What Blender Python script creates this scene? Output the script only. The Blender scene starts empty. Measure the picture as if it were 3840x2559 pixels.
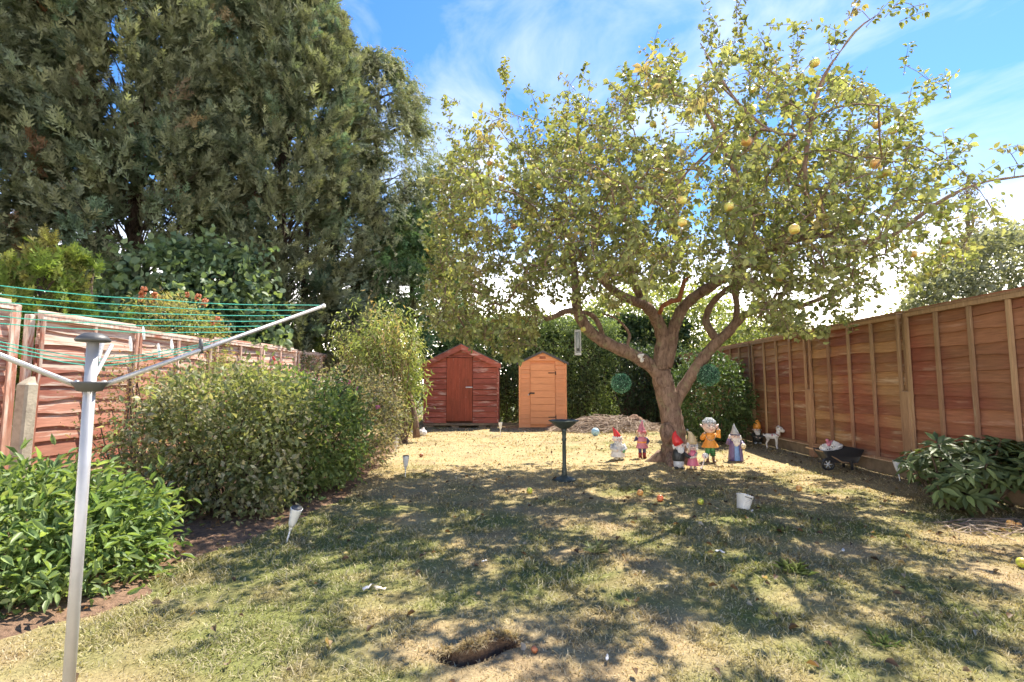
import bpy, math, random
import numpy as np
from mathutils import Vector, Matrix
PI = math.pi
S = bpy.context.scene
COL = S.collection

# ------------------------------------------------------------------ camera
FPX, CAMZ = 1900.0, 1.10           # focal length in pixels of the 3840 px wide photograph, eye height
PITCH = math.atan(164.0 / FPX)
cam_d = bpy.data.cameras.new("camera")
cam_d.sensor_width = 36.0
cam_d.lens = FPX / 3840.0 * 36.0
cam_d.clip_start = 0.05
cam_d.clip_end = 1500
cam = bpy.data.objects.new("camera", cam_d)
cam.location = (0, 0, CAMZ)
cam.rotation_euler = (PI / 2 + PITCH, 0, 0)
COL.objects.link(cam)
S.camera = cam

# ------------------------------------------------------------------ light
SUNV = Vector((0.40, 0.52, 1.0)).normalized()
EL = math.asin(SUNV.z)
AZ = math.atan2(SUNV.x, SUNV.y)
sun_d = bpy.data.lights.new("sun", 'SUN')
sun_d.energy = 2.0
sun_d.angle = math.radians(0.5)
sun_d.color = (1.0, 0.93, 0.80)
sun = bpy.data.objects.new("sun", sun_d)
sun.rotation_euler = (-SUNV).to_track_quat('-Z', 'Y').to_euler()
sun.location = (0, 0, 30)
COL.objects.link(sun)

W = bpy.data.worlds.new("World")
S.world = W
W.use_nodes = True
wt = W.node_tree
wt.nodes.clear()
wo = wt.nodes.new("ShaderNodeOutputWorld")
bg = wt.nodes.new("ShaderNodeBackground")
sky = wt.nodes.new("ShaderNodeTexSky")
sky.sky_type = 'NISHITA'
sky.sun_disc = False
sky.sun_elevation = EL
sky.sun_rotation = AZ
sky.air_density = 1.0
sky.dust_density = 0.15
sky.ozone_density = 3.5
hs = wt.nodes.new("ShaderNodeHueSaturation")
hs.inputs["Saturation"].default_value = 1.26
hs.inputs["Value"].default_value = 0.315
hs.inputs["Hue"].default_value = 0.506
tc = wt.nodes.new("ShaderNodeTexCoord")
mp = wt.nodes.new("ShaderNodeMapping")
mp.inputs["Scale"].default_value = (1.5, 1.2, 3.2)
mp.inputs["Location"].default_value = (2.3, 0.4, 0.9)
mp.inputs["Rotation"].default_value = (0.35, 0.2, 0.5)
nz = wt.nodes.new("ShaderNodeTexNoise")
nz.inputs["Scale"].default_value = 1.7
nz.inputs["Detail"].default_value = 9
nz.inputs["Roughness"].default_value = 0.58
nz.inputs["Distortion"].default_value = 0.6
cr = wt.nodes.new("ShaderNodeValToRGB")
cr.color_ramp.elements[0].position = 0.47
cr.color_ramp.elements[0].color = (0, 0, 0, 1)
cr.color_ramp.elements[1].position = 0.74
cr.color_ramp.elements[1].color = (0.85, 0.85, 0.85, 1)
mx = wt.nodes.new("ShaderNodeMixRGB")
dt = wt.nodes.new("ShaderNodeVectorMath"); dt.operation = 'DOT_PRODUCT'
_c = Vector((0.05, 0.80, 0.68)).normalized(); dt.inputs[1].default_value = _c
mk = wt.nodes.new("ShaderNodeMapRange"); mk.inputs[1].default_value = 0.86; mk.inputs[2].default_value = 0.985; mk.inputs[3].default_value = -0.075; mk.inputs[4].default_value = 0.045
sm_ = wt.nodes.new("ShaderNodeMath"); sm_.operation = 'ADD'
wt.links.new(tc.outputs["Generated"], dt.inputs[0]); wt.links.new(dt.outputs["Value"], mk.inputs[0])
wt.links.new(nz.outputs["Fac"], sm_.inputs[0]); wt.links.new(mk.outputs[0], sm_.inputs[1])
mx.inputs["Color2"].default_value = (1.35, 1.45, 1.6, 1)
L = wt.links.new
L(tc.outputs["Generated"], mp.inputs["Vector"])
L(mp.outputs["Vector"], nz.inputs["Vector"])
L(sm_.outputs[0], cr.inputs["Fac"])
L(sky.outputs["Color"], hs.inputs["Color"])
L(hs.outputs["Color"], mx.inputs["Color1"])
L(cr.outputs["Color"], mx.inputs["Fac"])
# air brightening towards the horizon, the same all the way round
sx = wt.nodes.new("ShaderNodeSeparateXYZ"); L(tc.outputs["Generated"], sx.inputs[0])
hz = wt.nodes.new("ShaderNodeMapRange"); hz.interpolation_type = 'SMOOTHSTEP'
hz.inputs[1].default_value = 0.31; hz.inputs[2].default_value = 0.0; hz.inputs[3].default_value = 0.0; hz.inputs[4].default_value = 0.97
L(sx.outputs["Z"], hz.inputs[0])
mh = wt.nodes.new("ShaderNodeMixRGB"); mh.inputs["Color2"].default_value = (10.6, 9.5, 7.9, 1)
L(hz.outputs[0], mh.inputs["Fac"]); L(mx.outputs["Color"], mh.inputs["Color1"])
L(mh.outputs["Color"], bg.inputs["Color"])
bg.inputs["Strength"].default_value = 0.15
L(bg.outputs["Background"], wo.inputs["Surface"])
S.view_settings.view_transform = 'Standard'
S.view_settings.look = 'None'
S.view_settings.gamma = 1.0
S.view_settings.exposure = 2.62
S.view_settings.use_curve_mapping = False
S.cycles.max_bounces = 8
S.cycles.diffuse_bounces = 6
S.cycles.transmission_bounces = 6
S.cycles.caustics_reflective = False
S.cycles.caustics_refractive = False

# ------------------------------------------------------------------ places: pixels of a 2353 px wide view of the photograph -> world
K = 3840 / 2353.0
def ray(u, v):
    a = (u * K - 1920) / FPX
    b = (1279.5 - v * K) / FPX
    return Vector((a, math.cos(PITCH) - b * math.sin(PITCH), math.sin(PITCH) + b * math.cos(PITCH)))
def G(u, v, z=0.0):
    d = ray(u, v)
    t = (z - CAMZ) / d.z
    return Vector((d.x * t, d.y * t, z))
def P(u, v, Y):
    d = ray(u, v)
    t = Y / d.y
    return Vector((d.x * t, Y, CAMZ + d.z * t))
def proj(p):
    p = np.asarray(p, float)
    x, y, z = p[..., 0], p[..., 1], p[..., 2] - CAMZ
    zc = y * math.cos(PITCH) + z * math.sin(PITCH)
    yc = -y * math.sin(PITCH) + z * math.cos(PITCH)
    zc = np.maximum(zc, 1e-3)
    return (x / zc * FPX + 1920) / K, (1279.5 - yc / zc * FPX) / K
def inpoly(px, py, poly):
    px = np.asarray(px, float); py = np.asarray(py, float)
    r = np.zeros(px.shape, bool)
    n = len(poly)
    for i in range(n):
        x0, y0 = poly[i]; x1, y1 = poly[(i + 1) % n]
        c = ((y0 > py) != (y1 > py)) & (px < (x1 - x0) * (py - y0) / (y1 - y0 + 1e-12) + x0)
        r ^= c
    return r

# ------------------------------------------------------------------ noise
def _hash(ix, iy, seed):
    n = (ix * 374761393 + iy * 668265263 + seed * 1442695041) & 0xFFFFFFFF
    n = ((n ^ (n >> 13)) * 1274126177) & 0xFFFFFFFF
    return ((n ^ (n >> 16)) & 0xFFFF) / 65535.0
def vn(x, y, seed=0):
    x = np.asarray(x, float); y = np.asarray(y, float)
    ix = np.floor(x).astype(np.int64); iy = np.floor(y).astype(np.int64)
    fx = x - ix; fy = y - iy
    fx = fx * fx * (3 - 2 * fx); fy = fy * fy * (3 - 2 * fy)
    a = _hash(ix, iy, seed); b = _hash(ix + 1, iy, seed)
    c = _hash(ix, iy + 1, seed); d = _hash(ix + 1, iy + 1, seed)
    return (a * (1 - fx) + b * fx) * (1 - fy) + (c * (1 - fx) + d * fx) * fy
def fbm(x, y, seed=0, oct=4):
    s = 0; a = 0.5; t = 0
    for k in range(oct):
        s = s + a * vn(x * 2 ** k + 17.3 * k, y * 2 ** k - 9.1 * k, seed + k)
        t += a; a *= 0.55
    return s / t

# ------------------------------------------------------------------ materials
def newmat(name):
    m = bpy.data.materials.new(name)
    m.use_nodes = True
    t = m.node_tree
    t.nodes.clear()
    o = t.nodes.new("ShaderNodeOutputMaterial")
    b = t.nodes.new("ShaderNodeBsdfPrincipled")
    t.links.new(b.outputs[0], o.inputs[0])
    return m, t, b, o
def nd(t, kind, **kw):
    n = t.nodes.new(kind)
    for k, v in kw.items():
        if k in n.inputs: n.inputs[k].default_value = v
        else: setattr(n, k, v)
    return n
def c4(c): return (c[0], c[1], c[2], 1)
def plain(name, c, rough=0.6, metal=0.0, var=0.25, scale=8.0, bump=0.15, dirt=None, bscale=40.0, spec=0.5):
    """paint, plastic, stone: a base colour broken up by soft noise, with fine relief"""
    m, t, b, o = newmat(name)
    tcn = nd(t, "ShaderNodeTexCoord")
    n = nd(t, "ShaderNodeTexNoise", Scale=scale, Detail=6.0, Roughness=0.6)
    t.links.new(tcn.outputs["Object"], n.inputs["Vector"])
    r = nd(t, "ShaderNodeValToRGB")
    d = dirt if dirt else [x * (1 - var) for x in c]
    r.color_ramp.elements[0].position = 0.32; r.color_ramp.elements[0].color = c4(d)
    r.color_ramp.elements[1].position = 0.6; r.color_ramp.elements[1].color = c4(c)
    t.links.new(n.outputs["Fac"], r.inputs["Fac"])
    t.links.new(r.outputs["Color"], b.inputs["Base Color"])
    b.inputs["Roughness"].default_value = rough
    b.inputs["Metallic"].default_value = metal
    b.inputs["Specular IOR Level"].default_value = spec
    if bump:
        n2 = nd(t, "ShaderNodeTexNoise", Scale=bscale, Detail=4.0)
        t.links.new(tcn.outputs["Object"], n2.inputs["Vector"])
        bp = nd(t, "ShaderNodeBump", Strength=bump, Distance=0.01)
        t.links.new(n2.outputs["Fac"], bp.inputs["Height"])
        t.links.new(bp.outputs[0], b.inputs["Normal"])
    return m
def wood(name, c1, c2, worn, wear=0.55, grain=(3, 60, 60), world=True, pscale=0.5, wband=0.10, rough=0.75, zwear=0.0, gr=0.22):
    """stained timber: two stain colours in patches, bare weathered streaks along the grain, each piece a little different"""
    m, t, b, o = newmat(name)
    tcn = nd(t, "ShaderNodeTexCoord")
    geo = nd(t, "ShaderNodeNewGeometry")
    oi = nd(t, "ShaderNodeObjectInfo")
    n1 = nd(t, "ShaderNodeTexNoise", Scale=pscale, Detail=3.0, Roughness=0.55)
    t.links.new(geo.outputs["Position"], n1.inputs["Vector"])
    ad = nd(t, "ShaderNodeMath", operation='MULTIPLY_ADD')
    ad.inputs[1].default_value = 0.12; 
    t.links.new(oi.outputs["Random"], ad.inputs[0]); 
    sb = nd(t, "ShaderNodeMath", operation='SUBTRACT'); sb.inputs[1].default_value = 0.06
    t.links.new(n1.outputs["Fac"], sb.inputs[0]); t.links.new(sb.outputs[0], ad.inputs[2])
    r1 = nd(t, "ShaderNodeValToRGB")
    r1.color_ramp.elements[0].position = 0.40; r1.color_ramp.elements[0].color = c4(c1)
    r1.color_ramp.elements[1].position = 0.58; r1.color_ramp.elements[1].color = c4(c2)
    t.links.new(ad.outputs[0], r1.inputs["Fac"])
    off = nd(t, "ShaderNodeVectorMath", operation='SCALE')
    cmb = nd(t, "ShaderNodeCombineXYZ")
    t.links.new(oi.outputs["Random"], cmb.inputs[0]); t.links.new(oi.outputs["Random"], cmb.inputs[1])
    off.inputs["Scale"].default_value = 37.0
    t.links.new(cmb.outputs[0], off.inputs[0])
    mpn = nd(t, "ShaderNodeMapping"); mpn.inputs["Scale"].default_value = grain
    t.links.new(tcn.outputs["Object"], mpn.inputs["Vector"])
    t.links.new(off.outputs[0], mpn.inputs["Location"])
    n2 = nd(t, "ShaderNodeTexNoise", Scale=1.0, Detail=7.0, Roughness=0.65, Distortion=0.4)
    t.links.new(mpn.outputs[0], n2.inputs["Vector"])
    r2 = nd(t, "ShaderNodeValToRGB")
    r2.color_ramp.elements[0].position = wear; r2.color_ramp.elements[0].color = (0, 0, 0, 1)
    r2.color_ramp.elements[1].position = wear + wband; r2.color_ramp.elements[1].color = (1, 1, 1, 1)
    if zwear:      # rain and sun bleach the upper boards first
        sp = nd(t, "ShaderNodeSeparateXYZ"); t.links.new(geo.outputs["Position"], sp.inputs[0])
        zz = nd(t, "ShaderNodeMapRange"); zz.inputs[1].default_value = 0.2; zz.inputs[2].default_value = 1.9; zz.inputs[3].default_value = -zwear; zz.inputs[4].default_value = zwear
        t.links.new(sp.outputs["Z"], zz.inputs[0])
        az_ = nd(t, "ShaderNodeMath", operation='ADD'); t.links.new(n2.outputs["Fac"], az_.inputs[0]); t.links.new(zz.outputs[0], az_.inputs[1])
        t.links.new(az_.outputs[0], r2.inputs["Fac"])
    else:
        t.links.new(n2.outputs["Fac"], r2.inputs["Fac"])
    mxn = nd(t, "ShaderNodeMixRGB"); mxn.inputs["Color2"].default_value = c4(worn)
    t.links.new(r2.outputs["Color"], mxn.inputs["Fac"])
    t.links.new(r1.outputs["Color"], mxn.inputs["Color1"])
    # fine grain darkening
    n3 = nd(t, "ShaderNodeTexNoise", Scale=3.0, Detail=5.0, Roughness=0.7)
    t.links.new(mpn.outputs[0], n3.inputs["Vector"])
    mr = nd(t, "ShaderNodeMapRange"); mr.inputs[1].default_value = 0.3; mr.inputs[2].default_value = 0.7
    mr.inputs[3].default_value = 1 - gr * 1.35; mr.inputs[4].default_value = 1 + gr * .7
    t.links.new(n3.outputs["Fac"], mr.inputs[0])
    rv = nd(t, "ShaderNodeMapRange"); rv.inputs[3].default_value = 1 - gr * 1.1; rv.inputs[4].default_value = 1 + gr * .9
    t.links.new(oi.outputs["Random"], rv.inputs[0])
    ml = nd(t, "ShaderNodeMath", operation='MULTIPLY')
    t.links.new(mr.outputs[0], ml.inputs[0]); t.links.new(rv.outputs[0], ml.inputs[1])
    vm = nd(t, "ShaderNodeVectorMath", operation='SCALE')
    t.links.new(mxn.outputs[0], vm.inputs[0]); t.links.new(ml.outputs[0], vm.inputs["Scale"])
    t.links.new(vm.outputs[0], b.inputs["Base Color"])
    bp = nd(t, "ShaderNodeBump", Strength=0.45, Distance=0.004)
    t.links.new(n3.outputs["Fac"], bp.inputs["Height"]); t.links.new(bp.outputs[0], b.inputs["Normal"])
    b.inputs["Roughness"].default_value = rough
    b.inputs["Specular IOR Level"].default_value = 0.25
    return m
def leafmat(name, trans=0.42, rough=0.5, objcol=False, tcol=(1.25, 1.2, 0.55), spec=0.35):
    m, t, b, o = newmat(name)
    if objcol:
        a = nd(t, "ShaderNodeObjectInfo"); out = a.outputs["Color"]
    else:
        a = nd(t, "ShaderNodeAttribute"); a.attribute_name = "Col"; out = a.outputs["Color"]
    t.links.new(out, b.inputs["Base Color"])
    b.inputs["Roughness"].default_value = rough
    b.inputs["Specular IOR Level"].default_value = spec
    tr = nd(t, "ShaderNodeBsdfTranslucent")
    ml = nd(t, "ShaderNodeMixRGB", blend_type='MULTIPLY'); ml.inputs["Fac"].default_value = 1.0
    ml.inputs["Color2"].default_value = c4(tcol)
    t.links.new(out, ml.inputs["Color1"]); t.links.new(ml.outputs[0], tr.inputs["Color"])
    mxs = nd(t, "ShaderNodeMixShader"); mxs.inputs[0].default_value = trans
    t.links.new(b.outputs[0], mxs.inputs[1]); t.links.new(tr.outputs[0], mxs.inputs[2])
    t.links.new(mxs.outputs[0], o.inputs[0])
    return m
def bark(name, c1, c2, lichen=None, scale=1.0):
    m, t, b, o = newmat(name)
    tcn = nd(t, "ShaderNodeTexCoord")
    mpn = nd(t, "ShaderNodeMapping"); mpn.inputs["Scale"].default_value = (14 * scale, 14 * scale, 5 * scale)
    t.links.new(tcn.outputs["Object"], mpn.inputs["Vector"])
    n = nd(t, "ShaderNodeTexNoise", Scale=1.6, Detail=9.0, Roughness=0.68, Distortion=0.8)
    t.links.new(mpn.outputs[0], n.inputs["Vector"])
    r = nd(t, "ShaderNodeValToRGB")
    r.color_ramp.elements[0].position = 0.36; r.color_ramp.elements[0].color = c4(c1)
    r.color_ramp.elements[1].position = 0.60; r.color_ramp.elements[1].color = c4(c2)
    t.links.new(n.outputs["Fac"], r.inputs["Fac"])
    out = r.outputs["Color"]
    if lichen:
        n2 = nd(t, "ShaderNodeTexNoise", Scale=7.0, Detail=5.0, Roughness=0.7)
        t.links.new(tcn.outputs["Object"], n2.inputs["Vector"])
        r2 = nd(t, "ShaderNodeValToRGB")
        r2.color_ramp.elements[0].position = 0.55; r2.color_ramp.elements[0].color = (0, 0, 0, 1)
        r2.color_ramp.elements[1].position = 0.68; r2.color_ramp.elements[1].color = (0.8, 0.8, 0.8, 1)
        t.links.new(n2.outputs["Fac"], r2.inputs["Fac"])
        mm = nd(t, "ShaderNodeMixRGB"); mm.inputs["Color2"].default_value = c4(lichen)
        t.links.new(r2.outputs["Color"], mm.inputs["Fac"]); t.links.new(out, mm.inputs["Color1"]); out = mm.outputs[0]
    t.links.new(out, b.inputs["Base Color"])
    bp = nd(t, "ShaderNodeBump", Strength=0.9, Distance=0.02)
    t.links.new(n.outputs["Fac"], bp.inputs["Height"]); t.links.new(bp.outputs[0], b.inputs["Normal"])
    b.inputs["Roughness"].default_value = 0.9
    b.inputs["Specular IOR Level"].default_value = 0.15
    return m
def vcol(name, rough=0.9, bump=0.6, bscale=90.0, nscale=60.0, amp=0.35):
    m, t, b, o = newmat(name)
    a = nd(t, "ShaderNodeAttribute"); a.attribute_name = "Col"
    tcn = nd(t, "ShaderNodeTexCoord")
    n = nd(t, "ShaderNodeTexNoise", Scale=nscale, Detail=6.0, Roughness=0.7)
    t.links.new(tcn.outputs["Object"], n.inputs["Vector"])
    mr = nd(t, "ShaderNodeMapRange"); mr.inputs[1].default_value = 0.3; mr.inputs[2].default_value = 0.7
    mr.inputs[3].default_value = 1 - amp; mr.inputs[4].default_value = 1 + amp
    t.links.new(n.outputs["Fac"], mr.inputs[0])
    vm = nd(t, "ShaderNodeVectorMath", operation='SCALE')
    t.links.new(a.outputs["Color"], vm.inputs[0]); t.links.new(mr.outputs[0], vm.inputs["Scale"])
    t.links.new(vm.outputs[0], b.inputs["Base Color"])
    n2 = nd(t, "ShaderNodeTexNoise", Scale=bscale, Detail=5.0, Roughness=0.7)
    t.links.new(tcn.outputs["Object"], n2.inputs["Vector"])
    bp = nd(t, "ShaderNodeBump", Strength=bump, Distance=0.02)
    t.links.new(n2.outputs["Fac"], bp.inputs["Height"]); t.links.new(bp.outputs[0], b.inputs["Normal"])
    b.inputs["Roughness"].default_value = rough
    b.inputs["Specular IOR Level"].default_value = 0.15
    return m

M = {}
M['leaf'] = leafmat("leaf", 0.44)
M['leaf_big'] = leafmat("leaf_big", 0.42, 0.42, objcol=True)
M['leaf_gloss'] = leafmat("leaf_gloss", 0.28, 0.5, spec=0.3)
M['leaf_gloss_big'] = leafmat("leaf_gloss_big", 0.28, 0.5, objcol=True, spec=0.3)
M['needle'] = leafmat("needle", 0.38, 0.7, tcol=(1.1, 1.15, 0.6), spec=0.2)
M['grass'] = leafmat("grass", 0.30, 0.7, tcol=(1.1, 1.1, 0.7), spec=0.2)
M['apple_bark'] = bark("apple_bark", (0.12, 0.075, 0.055), (0.30, 0.20, 0.15), (0.27, 0.26, 0.14))
M['dark_bark'] = bark("dark_bark", (0.045, 0.032, 0.026), (0.13, 0.095, 0.07))
M['dead_wood'] = bark("dead_wood", (0.28, 0.09, 0.045), (0.42, 0.17, 0.09))
M['lawn'] = vcol("lawn")
M['soil'] = vcol("soil", 0.95, 0.9, 60.0, 35.0, 0.5)
M['ground'] = plain("ground", (0.12, 0.13, 0.05), 0.95, var=0.4, scale=1.5, bump=0.3)
M['fence_red'] = wood("fence_red", (0.30, 0.11, 0.065), (0.35, 0.20, 0.095), (0.54, 0.40, 0.27), 0.55, (2.6, 30, 13), pscale=0.6, wband=.2)
M['fence_deep'] = wood("fence_deep", (0.30, 0.10, 0.062), (0.34, 0.16, 0.085), (0.50, 0.30, 0.21), 0.57, (2.2, 30, 16), pscale=0.7, wband=.2)
M['fence_frame'] = wood("fence_frame", (0.35, 0.19, 0.115), (0.37, 0.24, 0.135), (0.46, 0.33, 0.21), 0.60, (18, 18, 2), pscale=0.5)
M['fence_bleached'] = wood("fence_bleached", (0.34, 0.12, 0.08), (0.42, 0.20, 0.135), (0.60, 0.47, 0.38), 0.51, (2.0, 30, 22), pscale=0.8, wband=0.14, zwear=.12)
M['fence_bleached_frame'] = wood("fence_bleached_frame", (0.42, 0.15, 0.09), (0.50, 0.28, 0.20), (0.68, 0.56, 0.47), 0.48, (14, 14, 3), pscale=0.8, wband=0.16, zwear=.10)
M['concrete'] = plain("concrete", (0.46, 0.40, 0.30), 0.9, var=0.35, scale=9, bump=0.5)
M['gravel_board'] = plain("gravel_board", (0.27, 0.20, 0.13), 0.9, var=0.45, scale=6, bump=0.5)
M['shed_red'] = wood("shed_red", (0.40, 0.11, 0.07), (0.32, 0.09, 0.06), (0.60, 0.38, 0.30), 0.54, (2.0, 40, 12), pscale=1.5, wband=0.14)
M['shed_red_door'] = wood("shed_red_door", (0.40, 0.095, 0.05), (0.33, 0.085, 0.045), (0.50, 0.24, 0.12), 0.62, (9, 30, 1.2), pscale=2.0, wband=0.2)
M['shed_orange'] = wood("shed_orange", (0.82, 0.36, 0.17), (0.80, 0.34, 0.155), (0.86, 0.40, 0.20), 0.62, (1.5, 20, 8), pscale=1.0, wband=0.3, gr=.07)
M['shed_dark'] = plain("shed_dark", (0.10, 0.045, 0.03), 0.9, var=.3)  # darkened backing, so the gaps between planks read as shadow
M['felt'] = plain("felt", (0.13, 0.125, 0.11), 0.95, var=0.4, scale=20, bump=0.6)
M['black_metal'] = plain("black_metal", (0.035, 0.032, 0.03), 0.45, 0.6, var=0.3)
M['steel'] = plain("steel", (0.62, 0.62, 0.62), 0.38, 0.85, var=0.15, scale=20, bump=0.05)
M['alu'] = plain("alu", (0.46, 0.45, 0.45), 0.45, 0.45, var=0.12, scale=14, bump=0.04)
M['grey_plastic'] = plain("grey_plastic", (0.07, 0.07, 0.072), 0.5, var=0.2)
M['line_green'] = plain("line_green", (0.07, 0.46, 0.34), 0.5, var=0.15, bump=0)
M['white_plastic'] = plain("white_plastic", (0.78, 0.78, 0.76), 0.4, var=0.15, scale=12, bump=0.05)
M['verdigris'] = plain("verdigris", (0.06, 0.075, 0.066), 0.6, 0.2, var=0.3, dirt=(0.035, 0.045, 0.04), scale=30, bump=0.3)
M['black_plastic'] = plain("black_plastic", (0.022, 0.023, 0.025), 0.42, var=0.2)
M['blue_ball'] = plain("blue_ball", (0.42, 0.66, 0.80), 0.4, var=0.15, bump=0.03)
M['cardboard'] = plain("cardboard", (0.42, 0.27, 0.15), 0.9, var=0.3, scale=10)
def paint(name, c, rough=0.45): 
    M[name] = plain(name, c, rough, var=0.22, scale=35, bump=0.12, bscale=80)
paint('g_white', (0.78, 0.75, 0.72)); paint('g_cream', (0.74, 0.64, 0.46)); paint('g_skin', (0.78, 0.60, 0.52))
paint('g_palegrey', (0.60, 0.60, 0.60)); paint('g_red', (0.72, 0.035, 0.035)); paint('g_pink', (0.66, 0.16, 0.24)); paint('g_rose', (0.62, 0.22, 0.28))
paint('g_tan', (0.66, 0.50, 0.28)); paint('g_black', (0.03, 0.032, 0.03)); paint('g_orange', (0.88, 0.37, 0.06)); paint('g_green', (0.045, 0.27, 0.085))
paint('g_blue', (0.22, 0.38, 0.72)); paint('g_purple', (0.16, 0.12, 0.27)); paint('g_navy', (0.05, 0.045, 0.13)); paint('g_boot', (0.33, 0.035, 0.03))
paint('g_brown', (0.20, 0.10, 0.06)); paint('g_blonde', (0.55, 0.40, 0.22)); paint('g_silver', (0.42, 0.45, 0.48), 0.35)

# ------------------------------------------------------------------ mesh builders
def empty(name, loc=(0, 0, 0), rz=0.0):
    o = bpy.data.objects.new(name, None)
    COL.objects.link(o)
    o.empty_display_size = 0.1
    o.location = loc; o.rotation_euler = (0, 0, rz)
    return o
def tag(o, label=None, cat=None, group=None, kind=None):
    if label: o['label'] = label
    if cat: o['category'] = cat
    if group: o['group'] = group
    if kind: o['kind'] = kind
    return o
def link(name, me, mat=None, parent=None):
    o = bpy.data.objects.new(name, me)
    if mat is not None and len(me.materials) == 0: me.materials.append(mat)
    COL.objects.link(o)
    if parent is not None: o.parent = parent
    return o

class MB:
    def __init__(s): s.v = []; s.f = []; s.X = Matrix.Identity(4)
    def at(s, loc=(0, 0, 0), rot=(0, 0, 0)):
        from mathutils import Euler
        s.X = Matrix.Translation(loc) @ Euler(rot).to_matrix().to_4x4(); return s
    def add(s, vs, fs):
        n = len(s.v)
        s.v += [tuple(s.X @ Vector(v)) for v in vs]
        s.f += [tuple(i + n for i in f) for f in fs]
        return s
    def box(s, x0, x1, y0, y1, z0, z1, b=0.0):
        if b <= 0:
            vs = [(x, y, z) for z in (z0, z1) for y in (y0, y1) for x in (x0, x1)]
            return s.add(vs, [(0, 2, 3, 1), (4, 5, 7, 6), (0, 1, 5, 4), (2, 6, 7, 3), (0, 4, 6, 2), (1, 3, 7, 5)])
        b = min(b, (x1 - x0) * .45, (y1 - y0) * .45, (z1 - z0) * .45)
        vs = []; fs = []
        rings = [(z0, b), (z0 + b, 0), (z1 - b, 0), (z1, b)]
        for z, i in rings:
            a = [(x0 + i + b * 0, y0 + i), (x1 - i, y0 + i), (x1 - i, y1 - i), (x0 + i, y1 - i)]
            ring = []
            for k, (x, y) in enumerate(a):
                sx = 1 if k in (0, 3) else -1; sy = 1 if k in (0, 1) else -1
                pts = [(x + sx * b * (0 if i else 1), y), (x, y + sy * b * (0 if i else 1))]
                if i: pts = [(x, y)] * 2 if False else [(x + sx * b * 0.3, y), (x, y + sy * b * 0.3)]
                ring += pts if k in (1, 3) else pts[::-1]
            vs += [(x, y, z) for x, y in ring]
        for r in range(3):
            for k in range(8):
                a0 = r * 8 + k; a1 = r * 8 + (k + 1) % 8
                fs.append((a0, a1, a1 + 8, a0 + 8))
        fs.append(tuple(range(7, -1, -1))); fs.append(tuple(range(24, 32)))
        return s.add(vs, fs)
    def tube(s, pts, rad, n=6, cap=True, flat=1.0):
        pts = [Vector(p) for p in pts]
        if not hasattr(rad, '__len__'): rad = [rad] * len(pts)
        vs = []; fs = []
        t0 = (pts[1] - pts[0]).normalized()
        u = t0.orthogonal().normalized()
        for i, p in enumerate(pts):
            a = pts[max(i - 1, 0)]; b = pts[min(i + 1, len(pts) - 1)]
            t = (b - a)
            t = t.normalized() if t.length > 1e-9 else t0
            u = (u - t * u.dot(t))
            u = u.normalized() if u.length > 1e-6 else t.orthogonal().normalized()
            w = t.cross(u)
            for k in range(n):
                an = 2 * PI * k / n
                vs.append(p + (u * math.cos(an) + w * math.sin(an) * flat) * rad[i])
        for i in range(len(pts) - 1):
            for k in range(n):
                a = i * n + k; b = i * n + (k + 1) % n
                fs.append((a, b, b + n, a + n))
        if cap:
            fs.append(tuple(range(n - 1, -1, -1))); fs.append(tuple(range((len(pts) - 1) * n, len(pts) * n)))
        return s.add(vs, fs)
    def ell(s, c, r, n=12, m=8, tilt=None):
        if not hasattr(r, '__len__'): r = (r, r, r)
        vs = [(0, 0, -1)]; fs = []
        for j in range(1, m):
            th = PI * j / m
            for k in range(n):
                a = 2 * PI * k / n
                vs.append((math.sin(th) * math.cos(a), math.sin(th) * math.sin(a), -math.cos(th)))
        vs.append((0, 0, 1))
        R = Matrix.Identity(3)
        if tilt:
            from mathutils import Euler
            R = Euler(tilt).to_matrix()
        vs = [R @ Vector((v[0] * r[0], v[1] * r[1], v[2] * r[2])) + Vector(c) for v in vs]
        for k in range(n): fs.append((0, 1 + (k + 1) % n, 1 + k))
        for j in range(m - 2):
            for k in range(n):
                a = 1 + j * n + k; b = 1 + j * n + (k + 1) % n
                fs.append((a, b, b + n, a + n))
        l = len(vs) - 1; q = 1 + (m - 2) * n
        for k in range(n): fs.append((q + k, q + (k + 1) % n, l))
        return s.add(vs, fs)
    def lathe(s, prof, c=(0, 0), n=16, sy=1.0, wob=None):
        vs = []; fs = []
        for j, (r, z) in enumerate(prof):
            for k in range(n):
                a = 2 * PI * k / n
                rr = r * (wob(a, j) if wob else 1)
                vs.append((c[0] + rr * math.cos(a), c[1] + rr * math.sin(a) * sy, z))
        for j in range(len(prof) - 1):
            for k in range(n):
                a = j * n + k; b = j * n + (k + 1) % n
                fs.append((a, b, b + n, a + n))
        if prof[0][0] > 1e-5: fs.append(tuple(range(n - 1, -1, -1)))
        if prof[-1][0] > 1e-5: fs.append(tuple(range((len(prof) - 1) * n, len(prof) * n)))
        return s.add(vs, fs)
    def prism(s, out, y0, y1):
        """outline in x,z extruded along y"""
        n = len(out)
        vs = [(x, y0, z) for x, z in out] + [(x, y1, z) for x, z in out]
        fs = [tuple(range(n)), tuple(range(2 * n - 1, n - 1, -1))]
        for k in range(n): fs.append((k, k + n, (k + 1) % n + n, (k + 1) % n))
        return s.add(vs, fs)
    def mesh(s, name, smooth=False):
        me = bpy.data.meshes.new(name)
        me.from_pydata([tuple(v) for v in s.v], [], s.f)
        if smooth: me.shade_smooth()
        me.update()
        return me
    def build(s, name, mat, parent=None, smooth=False):
        return link(name, s.mesh(name, smooth), mat, parent)

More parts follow.
